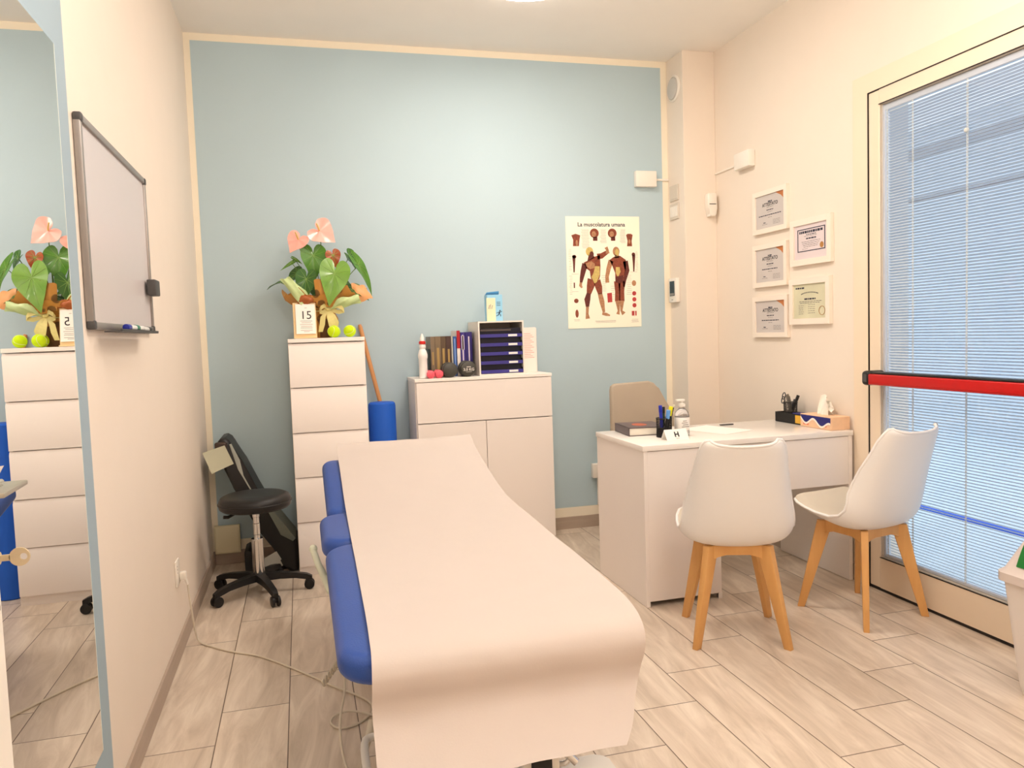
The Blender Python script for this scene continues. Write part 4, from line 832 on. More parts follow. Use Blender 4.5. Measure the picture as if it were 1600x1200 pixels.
# ================================================================= ON THE CHEST OF DRAWERS
ZT = 1.2305
VEIN = mat('leaf_vein', (140, 176, 92), 0.5)
def leaf_mesh(pos, w_, l_, fwd, tilt, roll, name, m, parent, cup=0.30, fold=0.22, heart=1.0, veins=True):
    # heart-shaped leaf with rounded lobes; local x across, local -y towards the tip (pos = where the stalk joins)
    ctl = [(0, .80), (8, .66), (20, .545), (40, .46), (65, .43), (90, .44), (115, .46), (140, .45), (158, .40), (170, .27), (180, .08)]
    def R(a):
        a = abs(a)
        for (p, q_), (p2, q2) in zip(ctl, ctl[1:]):
            if a <= p2: return q_+(q2-q_)*(a-p)/(p2-p)
    G = []
    for ring in range(1, 7):
        fr = ring/6; row = []
        for k in range(40):
            a = -180+360*k/40; ra = math.radians(a); r_ = R(a)*fr*l_*(heart if abs(a) > 150 else 1)
            x = math.sin(ra)*r_*w_/l_*1.08; y = -math.cos(ra)*r_
            z = fold*abs(x)-cup*(y*y)/l_*(1 if y < 0 else 0.4)+0.05*w_*math.sin(5*ra)*fr*0.4
            row.append(Vector((x, y, z)))
        G.append(row)
    G.insert(0, [Vector((p.x*0.02, p.y*0.02, 0)) for p in G[0]])
    M = Matrix.Translation(Vector(pos)) @ Matrix.Rotation(fwd, 4, 'Z') @ Matrix.Rotation(tilt, 4, 'X') @ Matrix.Rotation(roll, 4, 'Z')
    mb = MB(); mb.sheet([[M @ p for p in row] for row in G], 0.0012, closed_u=True)
    def sp(a, fr):
        ra = math.radians(a); r_ = R(a)*fr*l_*(heart if abs(a) > 150 else 1); x = math.sin(ra)*r_*w_/l_*1.08; y = -math.cos(ra)*r_
        return M @ (Vector((x, y, fold*abs(x)-cup*(y*y)/l_*(1 if y < 0 else 0.4)+0.05*w_*math.sin(5*ra)*fr*0.4+0.0012)))
    if veins:
        for a in (0, 28, -28, 62, -62, 105, -105, 138, -138):
            mb.tube([sp(a, f_) for f_ in (0.02, 0.25, 0.5, 0.75, 0.93)], [0.0011, 0.0010, 0.0008, 0.0006, 0.0003], 4, mi=1)
        m = [m, VEIN]
    return mb.build(name, m, parent, sharp=60)
def leafmat(name, c1, c2):
    m = mat(name, c1, 0.35, coat=0.2); mx = m.node_tree.nodes['basemix']; mx.inputs[6].default_value = lin(c1)+(1,); mx.inputs[7].default_value = lin(c2)+(1,); m.node_tree.nodes['Noise Texture'].inputs['Scale'].default_value = 18; return m
GL1 = leafmat('anthurium_green', (58, 112, 30), (96, 150, 50)); GL2 = leafmat('anthurium_dark_green', (40, 84, 26), (62, 116, 36)); GLL = leafmat('anthurium_light_green', (92, 142, 44), (132, 172, 74))
GRE = leafmat('anthurium_red_leaf', (150, 62, 26), (180, 90, 40)); PINK = leafmat('pink_spathe', (242, 168, 156), (248, 190, 176)); STEM = mat('plant_stem', (92, 126, 52), 0.5)
pl = thing('potted_anthurium', 'pink flowering anthurium wrapped in brown and green paper with a cream bow', 'potted plant', (0.655, -0.225, ZT))
C0 = Vector((0.655, -0.225, 0)); NECK = Vector((0.655, -0.225, 1.375))
def KP(u, v, dy=0.0): return Vector((0.639+(u-505)*0.00332, -0.225+dy, 1.2305+(528-v)*0.00340))
LEAVES = [ # u, v of stalk joint, width, length, depth, fwd(Z), tilt(X), roll, material
    (496, 400, .140, .165, -0.03, 0.05, 1.35, 0.00, GL1), (483, 437, .115, .150, -0.08, -0.25, 1.30, -0.1, GL2), (526, 430, .165, .215, -0.115, 0.10, 1.25, -0.22, GLL),
    (553, 400, .105, .100, 0.02, 0.9, 1.2, 0.6, GL2), (566, 415, .080, .230, -0.02, 0.75, 1.30, 0.55, GL1), (444, 440, .070, .130, 0.02, -0.9, 0.35, -1.3, GL2), (515, 405, .10, .12, 0.07, 0.3, 1.1, 0.4, GL1),
    (470, 425, .090, .11, 0.06, -0.6, 0.9, -0.7, GL2), (540, 445, .11, .13, 0.06, 0.5, 0.8, 0.8, GL2), (560, 455, .09, .11, -0.05, 0.6, 0.9, 0.9, GL2), (505, 455, .12, .13, -0.02, 0, 1.0, 0.2, GL2), (462, 410, .02, .09, 0, 0.2, 1.3, -1.0, GL1), (467, 404, .018, .06, 0.0, 0.2, 1.3, 1.0, GL1)]
stems = MB()
for (u, v, w_, l_, dy, a, ti, ro, m_) in LEAVES:
    p_ = KP(u, v, dy); leaf_mesh(p_, w_, l_, a, ti, ro, 'leaf', m_, pl)
    stems.tube([NECK+Vector((0, 0, -0.05)), NECK+Vector(((p_.x-NECK.x)*0.3, (p_.y-NECK.y)*0.4, 0.04)), (p_+NECK)/2+Vector((0, 0.01, 0.02)), p_+Vector((0, 0.004, 0))], 0.0022, 6, smooth=2)
leaf_mesh(KP(526, 400, -0.04), .085, .085, 0.15, 1.45, 0.25, 'red_leaf', GRE, pl)
for (u, v, w_, l_, dy, a, ti, ro) in ((507, 362, .165, .125, -0.03, 0.15, 1.20, 0.9), (474, 376, .120, .105, -0.05, -0.2, 1.25, -0.55)):
    p_ = KP(u, v, dy); fl = leaf_mesh(p_, w_, l_, a, ti, ro, 'flower', PINK, pl, cup=0.12, fold=0.16, heart=0.9, veins=False)
    MB().tube([p_+Vector((0, -0.006, 0)), p_+Vector((-0.006, -0.022, 0.016)), p_+Vector((-0.014, -0.034, 0.034))], [0.004, 0.0045, 0.003], 10).build('spadix', mat('spadix_yellow', (226, 190, 120), 0.6), fl)
    stems.tube([NECK+Vector((0, 0, -0.05)), NECK+Vector(((p_.x-NECK.x)*0.3, 0.03, 0.10)), p_+Vector((0.006, 0.012, -0.06)), p_+Vector((0, 0.004, 0))], 0.0024, 6, smooth=2)
stems.tube([NECK+Vector((0, 0, -0.05)), KP(510, 440, -0.03), KP(522, 410, -0.035), KP(526, 400, -0.035)], 0.0022, 6, smooth=2)
stems.build('stems', STEM, pl)
# wrapping: pleated cone that flares out above the neck
WR = mat('brown_orange_wrap', (186, 122, 44), 0.5, coat=0.15); nt = WR.node_tree
_v = nt.nodes.new('ShaderNodeTexVoronoi'); _v.inputs['Scale'].default_value = 15; _v.feature = 'F1'
_c = nt.nodes.new('ShaderNodeValToRGB'); _c.color_ramp.elements[0].position = 0.30; _c.color_ramp.elements[0].color = lin((120, 84, 34))+(1,); _c.color_ramp.elements[1].position = 0.36; _c.color_ramp.elements[1].color = lin((204, 146, 66))+(1,)
nt.links.new([n for n in nt.nodes if n.type == 'TEX_COORD'][0].outputs['Object'], _v.inputs['Vector']); nt.links.new(_v.outputs['Distance'], _c.inputs[0]); nt.links.new(_c.outputs[0], nt.nodes['Principled BSDF'].inputs['Base Color'])
def frill(prof, amp, ph, kx=1.0, n=72, lobes=5, seed=1):
    G = []
    for (r_, z, a_) in prof:
        row = []
        for i in range(n):
            t = 2*PI*i/n; wv = math.sin(lobes*t+ph)+0.5*math.sin((2*lobes+1)*t+ph*2)+0.25*math.sin(23*t+ph)
            row.append((C0.x+(r_+a_*0.35*wv*amp)*math.cos(t)*kx, C0.y+(r_+a_*0.35*wv*amp)*math.sin(t)*0.62, z+a_*wv*amp*0.8))
        G.append(row)
    return G
MB().sheet(frill([(.040, ZT+0.001, 0), (.050, ZT+0.004, 0), (.062, ZT+.05, .004), (.066, ZT+.10, .006), (.048, ZT+.135, .008), (.046, ZT+.15, .010), (.085, ZT+.170, .022), (.135, ZT+.185, .040), (.180, ZT+.205, .060), (.215, ZT+.235, .075)], 0.38, 0.6), 0.0008, closed_u=True).build('wrapping_paper', WR, pl, sharp=70)
MB().lathe([(0.040, ZT+0.003), (0.052, ZT+0.09), (0.054, ZT+0.10), (0.048, ZT+0.10)], (C0.x, C0.y, 0), 28).build('pot', mat('brown_pot', (110, 72, 40), 0.6), pl)
WG = mat('green_wrap', (190, 210, 150), 0.5, noise=0.12, nscale=20, coat=0.15)
def patch(P, th=0.0009):  # bilinear crumpled patch through four corners
    a, b, c_, d = [Vector(p) for p in P]; G = []
    for i in range(9):
        v = i/8; row = []
        for j in range(9):
            u = j/8; p_ = (a*(1-u)+b*u)*(1-v)+(d*(1-u)+c_*u)*v; p_ = p_+Vector((0, -0.020*math.sin(PI*u)*math.sin(PI*v)+0.005*math.sin(11*u+5*v), 0.004*math.sin(7*v+9*u))); row.append(p_)
        G.append(row)
    return G
MB().sheet(patch([KP(443, 438, -.10), KP(458, 434, -.10), KP(497, 470, -.09), KP(474, 478, -.11)])).build('wrapping_sheet', WG, pl, sharp=60)
MB().sheet(patch([KP(530, 468, -.12), KP(562, 463, -.10), KP(566, 476, -.09), KP(516, 486, -.10)])).build('wrapping_sheet', WG, pl, sharp=60)
MB().sheet(patch([KP(494, 440, -.12), KP(514, 435, -.13), KP(536, 482, -.09), KP(497, 478, -.10)])).build('wrapping_sheet', WR, pl, sharp=60)
MB().sheet(patch([KP(552, 444, -.05), KP(574, 448, -.03), KP(586, 468, -.05), KP(556, 476, -.08)])).build('wrapping_sheet', mat('peach_wrap', (222, 160, 104), 0.5, noise=0.1, nscale=15), pl, sharp=60)
MB().sheet(patch([KP(470, 456, -.10), KP(492, 464, -.11), KP(497, 474, -.10), KP(468, 476, -.11)])).build('wrapping_sheet', mat('rust_wrap', (168, 92, 44), 0.5, noise=0.15, nscale=15), pl, sharp=60)
RB = mat('cream_raffia_ribbon', (222, 210, 140), 0.5, noise=0.12, nscale=60)
rb = MB(); K = KP(514, 484, -.085)
def strip(pts, ws):
    return [[Vector(p)+Vector((-s_*w_*0.5, 0.004*abs(s_)-0.002, s_*w_*0.5*0.6)) if False else Vector(p)+Vector((s_*w_, 0, 0)) for s_ in (-1, -.5, 0, .5, 1)] for p, w_ in zip(pts, ws)]
def loop_(sg):
    P_ = [K, K+Vector((sg*.035, -.02, .018)), K+Vector((sg*.070, -.022, .006)), K+Vector((sg*.082, -.010, -.010)), K+Vector((sg*.055, -.004, -.016)), K+Vector((sg*.02, 0, -.006)), K]
    return [[p_+Vector((0, 0, s_*0.011)) for s_ in (-1, -.4, .4, 1)] for p_ in P_]
rb.sheet(loop_(-0.55), 0.0008); rb.sheet(loop_(1), 0.0008)
rb.sheet(strip([K, K+Vector((-.028, -.012, -.040)), K+Vector((-.034, -.012, -.080)), K+Vector((-.044, -.008, -.118))], [.005, .013, .014, .011]), 0.0008)
rb.sheet(strip([K, K+Vector((.006, -.016, -.040)), K+Vector((.020, -.018, -.090)), K+Vector((.034, -.012, -.118))], [.006, .015, .020, .016]), 0.0008)
rb.sheet(strip([K, K+Vector((.024, -.014, -.030)), K+Vector((.040, -.014, -.070)), K+Vector((.036, -.008, -.100))], [.005, .010, .012, .008]), 0.0008)
rb.ball(K+Vector((0, -.006, 0)), 0.012, 14, 10, sc=(1, .7, .8)); rb.tube([(C0.x+0.051*math.cos(t), C0.y+0.034*math.sin(t), ZT+0.143) for t in [2*PI*i/24 for i in range(24)]], 0.004, 6, closed=True)
rb.build('ribbon_bow', RB, pl, sharp=60)

# day card leaning against the plant: wooden stand with a printed sheet
dc = thing('day_calendar', 'cream block calendar showing 15 in front of the anthurium', 'calendar', (0.548, -0.345, ZT))
Mc = Matrix.Translation((0.548, -0.350, ZT)) @ Matrix.Rotation(math.radians(-9), 4, 'X') @ Matrix.Rotation(math.radians(4), 4, 'Z')
MB().box(-0.058, 0.058, -0.004, 0.004, 0.0005, 0.187, 0.001, 1, M=Mc).box(-0.058, 0.058, -0.020, 0.030, 0.0, 0.006, 0.001, 1, M=Matrix.Translation((0.548, -0.350, ZT+0.001))).build('stand', mat('pale_wood_board', (236, 208, 158), 0.5), dc)
pg = MB().box(-0.046, 0.052, -0.0135, -0.0045, 0.022, 0.178, 0.0008, 1, M=Mc).build('page_block', mat('calendar_paper', (250, 244, 236), 0.6), dc)
def onc(x, z): return Mc @ Vector((x, -0.0138, z))
Xc = (Mc.to_3x3() @ Vector((1, 0, 0))); Zc = (Mc.to_3x3() @ Vector((0, 0, 1)))
t15 = text('date', '15', 0.060, onc(0.006, 0.118), Xc, Zc, PRINT, dc); g = MB()
for q, (hw, zz_) in enumerate(((.006, .157), (.030, .088), (.024, .080), (.032, .070), (.028, .060), (.030, .052), (.030, .040), (.014, .033))):
    a_, b_, c_, d_ = onc(.006-hw, zz_), onc(.006+hw, zz_), onc(.006+hw, zz_+.0018), onc(.006-hw, zz_+.0018); g.flat([a_, b_, c_, d_], 0.0002, (0, -1, 0))
absorb(pg, [t15, g.build('lines', GREYINK, dc)])

# tennis balls
TBM = mat('tennis_ball_felt', (206, 240, 20), 0.9, noise=0.06, nscale=80, bump=0.6, bscale=500); TBS = mat('tennis_ball_seam', (226, 236, 190), 0.8)
def ball(x, y, label, rz=0):
    r_ = 0.0315
    b_ = thing('tennis_ball', label, 'ball', (x, y, ZT+r_), rz, 'tennis balls on the chest of drawers'); b_.rotation_euler = (0.5, 0.3, rz)
    return b_
tb0 = ball(0.690, -0.362, 'yellow-green tennis ball in front of the plant, left of the front pair')
o = MB().ball((0, 0, 0), 0.0315, 32, 20).build('felt_ball', TBM, tb0, local=True)
pts = []
for i in range(64):
    t = 2*PI*i/64; a_ = 0.44; x_ = math.cos(t)+a_*math.cos(3*t); y_ = math.sin(t)-a_*math.sin(3*t); z_ = 2*math.sqrt(a_)*math.sin(2*t); v_ = Vector((x_, y_, z_)).normalized()*0.0314; pts.append(v_)
MB().tube(pts, 0.0009, 5, closed=True).build('seam', TBS, o, local=True)
for x, y, lb in ((0.772, -0.360, 'yellow-green tennis ball in front of the plant, right of the front pair'), (0.697, -0.294, 'yellow-green tennis ball just behind the front pair, hidden except in the mirror')):
    d_ = dup(tb0, (x, y, ZT+0.0315), x*9, lb); d_.rotation_euler = (0.2+x, 1.0, x*9)

# ================================================================= ON THE CABINET
ZC = 0.9894
sb = thing('squeeze_bottle', 'white squeeze bottle with red collar at the left end of the cabinet top', 'bottle', (1.166, -0.255, ZC))
MB().lathe([(0.020, 0), (0.0245, 0.003), (0.0245, 0.012), (0.0235, 0.02), (0.0235, 0.105), (0.0265, 0.118), (0.0265, 0.130), (0.021, 0.150), (0.015, 0.162), (0.018, 0.170), (0.0185, 0.178), (0.013, 0.190)], (1.166, -0.255, ZC), 32).build('bottle_body', mat('white_bottle_plastic', (244, 242, 238), 0.3), sb)
MB().lathe([(0.015, 0.188), (0.0185, 0.190), (0.0185, 0.202), (0.014, 0.206)], (1.166, -0.255, ZC), 28).build('red_collar', mat('red_plastic', (214, 40, 34), 0.35), sb)
MB().lathe([(0.012, 0.205), (0.0125, 0.222), (0.009, 0.230), (0.004, 0.246)], (1.166, -0.255, ZC), 24).build('nozzle', mat('white_bottle_plastic', (244, 242, 238), 0.3), sb)

PGS = mat('book_pages', (236, 226, 206), 0.8)
def book(x0, x1, h, col, cname, label, depth=0.165, spine=None, y0=-0.185, rough=0.4):
    b_ = thing('book', label, 'book', ((x0+x1)/2, y0+depth/2, ZC), group='books standing on the cabinet')
    m_ = mat(cname, col, rough, noise=0.12, nscale=30); g_ = 0.0004; x0 += g_; x1 -= g_; th = min(0.002, (x1-x0)*0.2)
    MB().box(x0, x0+th, y0, y0+depth, ZC, ZC+h).box(x1-th, x1, y0, y0+depth, ZC, ZC+h).box(x0, x1, y0-0.002, y0, ZC, ZC+h, 0.0006, 1).build('cover', m_, b_)
    MB().box(x0+th, x1-th, y0+0.0005, y0+depth-0.004, ZC+0.003, ZC+h-0.003).build('pages', PGS, b_)
    if spine:
        s_ = MB(); c_ = (x0+x1)/2
        for (za, zb, hw) in spine[1]: s_.box(c_-hw*(x1-x0), c_+hw*(x1-x0), y0-0.0026, y0-0.0019, ZC+za*h, ZC+zb*h)
        s_.build('spine_label', spine[0], b_)
    return b_
GOLDI = mat('gold_spine_print', (176, 146, 86), 0.4); WI = mat('white_spine_print', (226, 214, 230), 0.5); BR = mat('brown_spine_patch', (70, 48, 42), 0.5)
xs = 1.219
book(1.207, 1.221, 0.158, (24, 40, 40), 'dark_green_cover', 'short dark green book, first at the left of the row')
book(1.222, 1.247, 0.228, (128, 110, 88), 'taupe_cover', 'taupe hardback with small gold print, second from the left', spine=(GOLDI, [(0.30, 0.62, 0.16)]))
book(1.247, 1.281, 0.228, (124, 106, 82), 'khaki_cover', 'wide khaki-brown book with long gold spine strip, third from the left', spine=(GOLDI, [(0.15, 0.72, 0.20)]))
book(1.281, 1.309, 0.228, (92, 74, 56), 'brown_cover', 'brown book with dark top patch and gold strip, fourth from the left', spine=(GOLDI, [(0.12, 0.70, 0.22)]))
book(1.309, 1.340, 0.228, (76, 54, 48), 'dark_brown_cover', 'dark brown book with gold strip beside the blue ones', spine=(GOLDI, [(0.25, 0.68, 0.18)]))
book(1.3405, 1.350, 0.226, (190, 186, 176), 'pale_grey_cover', 'thin pale grey booklet between the brown and blue books')
book(1.3505, 1.371, 0.224, (44, 84, 148), 'mid_blue_cover', 'mid blue book left of the red and white spine', spine=(mat('light_blue_print', (130, 160, 220), 0.5), [(0.03, 0.95, 0.16)]))
rw = book(1.3725, 1.392, 0.257, (236, 226, 220), 'white_cover', 'tall thin book with red top half and white lower half')
MB().box(1.3727, 1.3918, -0.1885, -0.1869, ZC+0.157, ZC+0.2572, 0.0004, 1).build('red_spine_patch', mat('dark_red_spine', (176, 26, 42), 0.4), rw)
book(1.394, 1.421, 0.247, (62, 48, 132), 'violet_cover', 'violet book with white vertical title beside the red and white one', spine=(WI, [(0.22, 0.94, 0.14), (0.6, 0.92, 0.30)]))
book(1.422, 1.462, 0.247, (44, 34, 112), 'deep_violet_cover', 'widest deep violet book at the right end of the row', spine=(WI, [(0.20, 0.90, 0.09)]))

def dumbbell(x, y, r_, hl, gap, col, cn, label, grp, facets, txt=None):
    d_ = thing('dumbbell', label, 'dumbbell', (x, y, ZC+r_), group=grp); m_ = mat(cn, col, 0.35)
    for k, (a_, b_) in enumerate(((y-gap/2-hl, y-gap/2), (y+gap/2, y+gap/2+hl))):
        h_ = MB(); M_ = Matrix.Translation((x, a_, ZC+r_)) @ Matrix.Rotation(-PI/2, 4, 'X') @ Matrix.Rotation(PI/facets, 4, 'Z'); e_ = r_*0.22; R_ = r_/math.cos(PI/facets) if facets < 12 else r_
        h_.lathe([(R_-e_*1.6, 0), (R_-e_*0.4, e_*0.5), (R_, e_*1.2), (R_, hl-e_*1.2), (R_-e_*0.4, hl-e_*0.5), (R_-e_*1.6, hl)], (0, 0, 0), facets, M=M_)
        h_.build('weight_head', m_, d_, sharp=25 if facets < 12 else 35)
    MB().cyl((x, y-gap/2-0.002, ZC+r_), (x, y+gap/2+0.002, ZC+r_), r_*0.36, seg=18).build('grip', m_, d_)
    return d_
dumbbell(1.199, -0.270, 0.0215, 0.028, 0.03, (236, 96, 112), 'pink_vinyl', 'small pink dumbbell beside the white bottle, left of the pink pair', 'pink dumbbells', 8)
dumbbell(1.2455, -0.268, 0.0220, 0.028, 0.03, (236, 96, 112), 'pink_vinyl', 'small pink dumbbell touching the grey weight, right of the pink pair', 'pink dumbbells', 8)
dumbbell(1.309, -0.255, 0.0415, 0.035, 0.035, (70, 68, 62), 'dark_grey_vinyl', 'dark grey dumbbell with plain end in front of the brown books', 'dark grey dumbbells', 40)
d3 = dumbbell(1.412, -0.250, 0.0440, 0.035, 0.035, (70, 68, 62), 'dark_grey_vinyl', 'dark grey dumbbell marked 3,0 KG in front of the violet books', 'dark grey dumbbells', 40)
WI2 = mat('white_weight_print', (230, 226, 220), 0.5)
text('weight_marking', '3,0 KG', 0.0215, (1.412, -0.3030, ZC+0.040), (1, 0, 0), (0, 0, 1), WI2, d3, bold=0.0003)
MB().box(1.400, 1.424, -0.3031, -0.3026, ZC+0.053, ZC+0.0565).box(1.396, 1.428, -0.3031, -0.3026, ZC+0.0265, ZC+0.0280).build('small_print', WI2, d3)

# drawer tray unit
fb = thing('desktop_drawer_unit', 'white desktop drawer unit with five blue trays on the cabinet', 'drawer unit', (1.610, -0.15, ZC))
X0, X1, Y0, Y1, Z1 = 1.477, 1.741, -0.282, -0.015, ZC+0.303; t_ = 0.0085
MB().box(X0, X0+t_, Y0, Y1, ZC, Z1).box(X1-t_, X1, Y0, Y1, ZC, Z1).box(X0+t_, X1-t_, Y0, Y1, ZC, ZC+t_).box(X0+t_, X1-t_, Y0, Y1, Z1-t_, Z1).box(X0+t_, X1-t_, Y1-0.004, Y1, ZC+t_, Z1-t_).build('housing', mat('drawer_unit_white', (236, 228, 218), 0.4), fb)
VB = mat('violet_blue_plastic', (62, 56, 138), 0.35); NV = mat('navy_plastic', (16, 14, 40), 0.4)
inh = (0.303-2*t_); 
for k in range(5):
    zb_ = ZC+t_+0.002+k*(inh-0.036)/4.98*1.0
    dd_ = MB(); dd_.box(X0+t_+0.002, X1-t_-0.002, Y0+0.004, Y1-0.012, zb_, zb_+0.003).box(X0+t_+0.002, X0+t_+0.004, Y0+0.004, Y1-0.012, zb_, zb_+0.030).box(X1-t_-0.004, X1-t_-0.002, Y0+0.004, Y1-0.012, zb_, zb_+0.030).box(X0+t_+0.004, X1-t_-0.004, Y1-0.014, Y1-0.012, zb_, zb_+0.045).box(X0+t_+0.004, X1-t_-0.004, Y0+0.028, Y0+0.030, zb_+0.012, zb_+0.052)
    dr_ = dd_.build('drawer', NV, fb)
    MB().box(X0+t_+0.002, X1-t_-0.002, Y0, Y0+0.004, zb_, zb_+0.019, 0.001, 1).build('drawer_front', VB, dr_)
    MB().box(X0+0.172, X0+0.224, Y0-0.0012, Y0, zb_+0.004, zb_+0.016).build('drawer_label', MARKW, dr_)
MB().box(X0+t_+0.01, X1-0.07, Y0+0.02, Y1-0.03, ZC+0.2475, ZC+0.2575).build('papers', mat('folder_dark', (96, 84, 82), 0.6), fb)
tr = thing('leaflet_stack', 'white leaflet holder with faint red text right of the drawer unit', 'leaflet holder', (1.815, -0.13, ZC))
MB().box(1.748, 1.850, -0.150, -0.142, ZC, ZC+0.262, 0.001, 1).box(1.748, 1.858, -0.140, -0.100, ZC, ZC+0.259, 0.001, 1).build('holder', mat('leaflet_paper', (248, 236, 228), 0.5), tr)
g = MB()
for q in range(15): g.box(1.760, 1.838-0.01*((q*7) % 3), -0.1506, -0.1500, ZC+0.085+q*0.010, ZC+0.0875+q*0.010)
absorb(bpy.data.objects['holder'], [g.build('red_text', mat('pale_red_ink', (226, 150, 140), 0.6), tr)])
bb = thing('tape_box', 'light blue and cream carton with a running figure on the drawer unit', 'box', (1.606, -0.17, Z1+0.0005))
zb_ = Z1+0.0005; LB = mat('light_blue_card', (150, 206, 236), 0.45, noise=0.06); CC = mat('cream_card', (236, 226, 190), 0.5, noise=0.06)
bx_ = MB().box(1.553, 1.642, -0.205, -0.135, zb_, zb_+0.150, 0.0015, 1).build('carton', LB, bb)
MB().box(1.548, 1.600, -0.2085, -0.2055, zb_, zb_+0.132, 0.0006, 1).build('cream_flap', CC, bb)
MB().hexa([(1.556, -0.135, zb_+0.150), (1.640, -0.135, zb_+0.150), (1.640, -0.132, zb_+0.150), (1.556, -0.132, zb_+0.150), (1.560, -0.170, zb_+0.166), (1.632, -0.172, zb_+0.172), (1.632, -0.169, zb_+0.172), (1.560, -0.167, zb_+0.166)]).build('lid_flap', LB, bb)
fg = MB(); yy = -0.2056
def fl(P_, y=yy): fg.flat([(1.620+a_*0.001, y, zb_+0.028+b_*0.001) for a_, b_ in P_], 0.0003, (0, -1, 0))
fl([(-2, 14), (4, 12), (7, 24), (2, 27), (-3, 22)]); fl([(6+4*math.cos(t), 31+4*math.sin(t)) for t in [2*PI*i/12 for i in range(12)]]); fl([(-1, 15), (3, 13), (-4, 4), (-16, 0), (-17, 3), (-7, 7)]); fl([(1, 15), (4, 13), (11, 7), (10, -2), (7, -2), (7, 5)]); fl([(3, 25), (5, 22), (14, 23), (18, 28), (16, 29), (12, 26)]); fl([(2, 26), (-1, 23), (-11, 22), (-14, 17), (-12, 16), (-9, 19)])
for q in range(3): fl([(-12, 60+q*9), (10, 60+q*9), (10, 62.5+q*9), (-12, 62.5+q*9)])
fg2 = MB(); 
for q, (a_, b_) in enumerate(((-18, 22), (-10, 26), (0, 20))): fg2.flat([(1.575+(a_)*0.001, -0.2087, zb_+0.070+0.018*0), (1.575+(a_+3)*0.001, -0.2087, zb_+0.070), (1.575+(a_+9)*0.001, -0.2087, zb_+0.070+b_*0.001), (1.575+(a_+6)*0.001, -0.2087, zb_+0.070+b_*0.001)], 0.0003, (0, -1, 0))
absorb(bx_, [fg.build('figure', mat('dark_navy_ink', (24, 34, 66), 0.5), bb), fg2.build('marks', GREYINK, bb)])

# ================================================================= ON THE DESK
ZD = kh+0.0005
bk = thing('book', 'thick closed book with dark and red cover lying on the desk\'s left corner', 'book', (2.10, -1.03, ZD))
Mb = Matrix.Translation((2.095, -1.035, ZD)) @ Matrix.Rotation(math.radians(-6), 4, 'Z')
MB().box(-0.082, 0.100, -0.105, 0.115, 0.003, 0.036, M=Mb).build('pages', mat('white_pages', (240, 234, 220), 0.7), bk)
MB().box(-0.088, 0.104, -0.110, 0.118, 0.036, 0.040, 0.001, 1, M=Mb).box(-0.088, 0.104, -0.110, 0.118, 0.0, 0.003, M=Mb).box(-0.088, -0.084, -0.110, 0.118, 0.0, 0.040, M=Mb).build('cover', mat('dark_book_cover', (92, 78, 82), 0.35, noise=0.3, nscale=12), bk)
MB().lathe([(0.050, 0.0402), (0.050, 0.0408)], (0, 0, 0), 28, M=Mb @ Matrix.Diagonal((0.7, 1, 1, 1))).build('cover_picture', mat('red_orange_print', (196, 92, 60), 0.4, noise=0.3, nscale=30), bk)
def mesh_cup(x, y, z, r_, h_, label, square=False):
    c_ = thing('pen_cup', label, 'pen cup', (x, y, z))
    m_ = MB(); seg = 44; 
    for k in range(seg):
        a_ = 2*PI*k/seg; m_.tube([(x+r_*math.cos(a_), y+r_*math.sin(a_), z+0.004), (x+r_*math.cos(a_+0.5), y+r_*math.sin(a_+0.5), z+h_)], 0.0006, 4); m_.tube([(x+r_*math.cos(a_), y+r_*math.sin(a_), z+0.004), (x+r_*math.cos(a_-0.5), y+r_*math.sin(a_-0.5), z+h_)], 0.0006, 4)
    m_.build('mesh_wall', BLACKP, c_)
    m_ = MB().tube([(x+r_*math.cos(t), y+r_*math.sin(t), z+h_) for t in [2*PI*i/32 for i in range(32)]], 0.0022, 8, closed=True).build('rim', BLACKP, c_)
    MB().cyl((x, y, z), (x, y, z+0.006), r_+0.001, seg=32).cyl((x, y, z+0.006), (x, y, z+h_*0.5), r_-0.0025, seg=32).build('base', BLACKP, c_)
    return c_
cupx, cupy = 2.135, -1.225
mesh_cup(cupx, cupy, ZD, 0.036, 0.088, 'black mesh pen cup holding blue and yellow markers, near the desk\'s front')
def pen(name, label, p, q, r_, m_, capm=None, cat='pen', capf=0.32, grp=None):
    t_ = thing(name, label, cat, p, group=grp); p = Vector(p); q = Vector(q)
    MB().cyl(p, p.lerp(q, 1-capf), r_*0.92, seg=14, bev=0.0008).build('barrel', m_, t_)
    MB().cyl(p.lerp(q, 1-capf), q, r_, seg=14, bev=0.0012).build('cap', capm or m_, t_)
    return t_
cz_ = ZD+0.088*0.5+0.003
BLM = mat('marker_blue', (26, 42, 170), 0.4)
pen('marker_pen', 'dark blue marker standing at the left of the pen cup', (cupx-0.018, cupy-0.012, cz_), (cupx-0.028, cupy-0.022, ZD+0.150), 0.0085, BLM, BLM, 'marker')
pen('highlighter_pen', 'light blue highlighter at the front of the pen cup', (cupx+0.002, cupy-0.022, cz_), (cupx+0.006, cupy-0.036, ZD+0.128), 0.0095, mat('black_highlighter_body', (20, 22, 24), 0.4), mat('marker_light_blue', (100, 160, 226), 0.4), 'highlighter', 0.5)
pen('highlighter_pen', 'yellow highlighter at the right of the pen cup', (cupx+0.014, cupy-0.006, cz_), (cupx+0.028, cupy-0.020, ZD+0.142), 0.0095, mat('black_highlighter_body', (20, 22, 24), 0.4), mat('marker_yellow', (240, 232, 30), 0.4), 'highlighter', 0.45)
pen('marker_pen', 'dark green marker at the back of the pen cup', (cupx+0.004, cupy+0.016, cz_), (cupx+0.010, cupy+0.024, ZD+0.138), 0.0075, mat('marker_dark_green', (24, 62, 44), 0.4), BLACKP, 'marker')
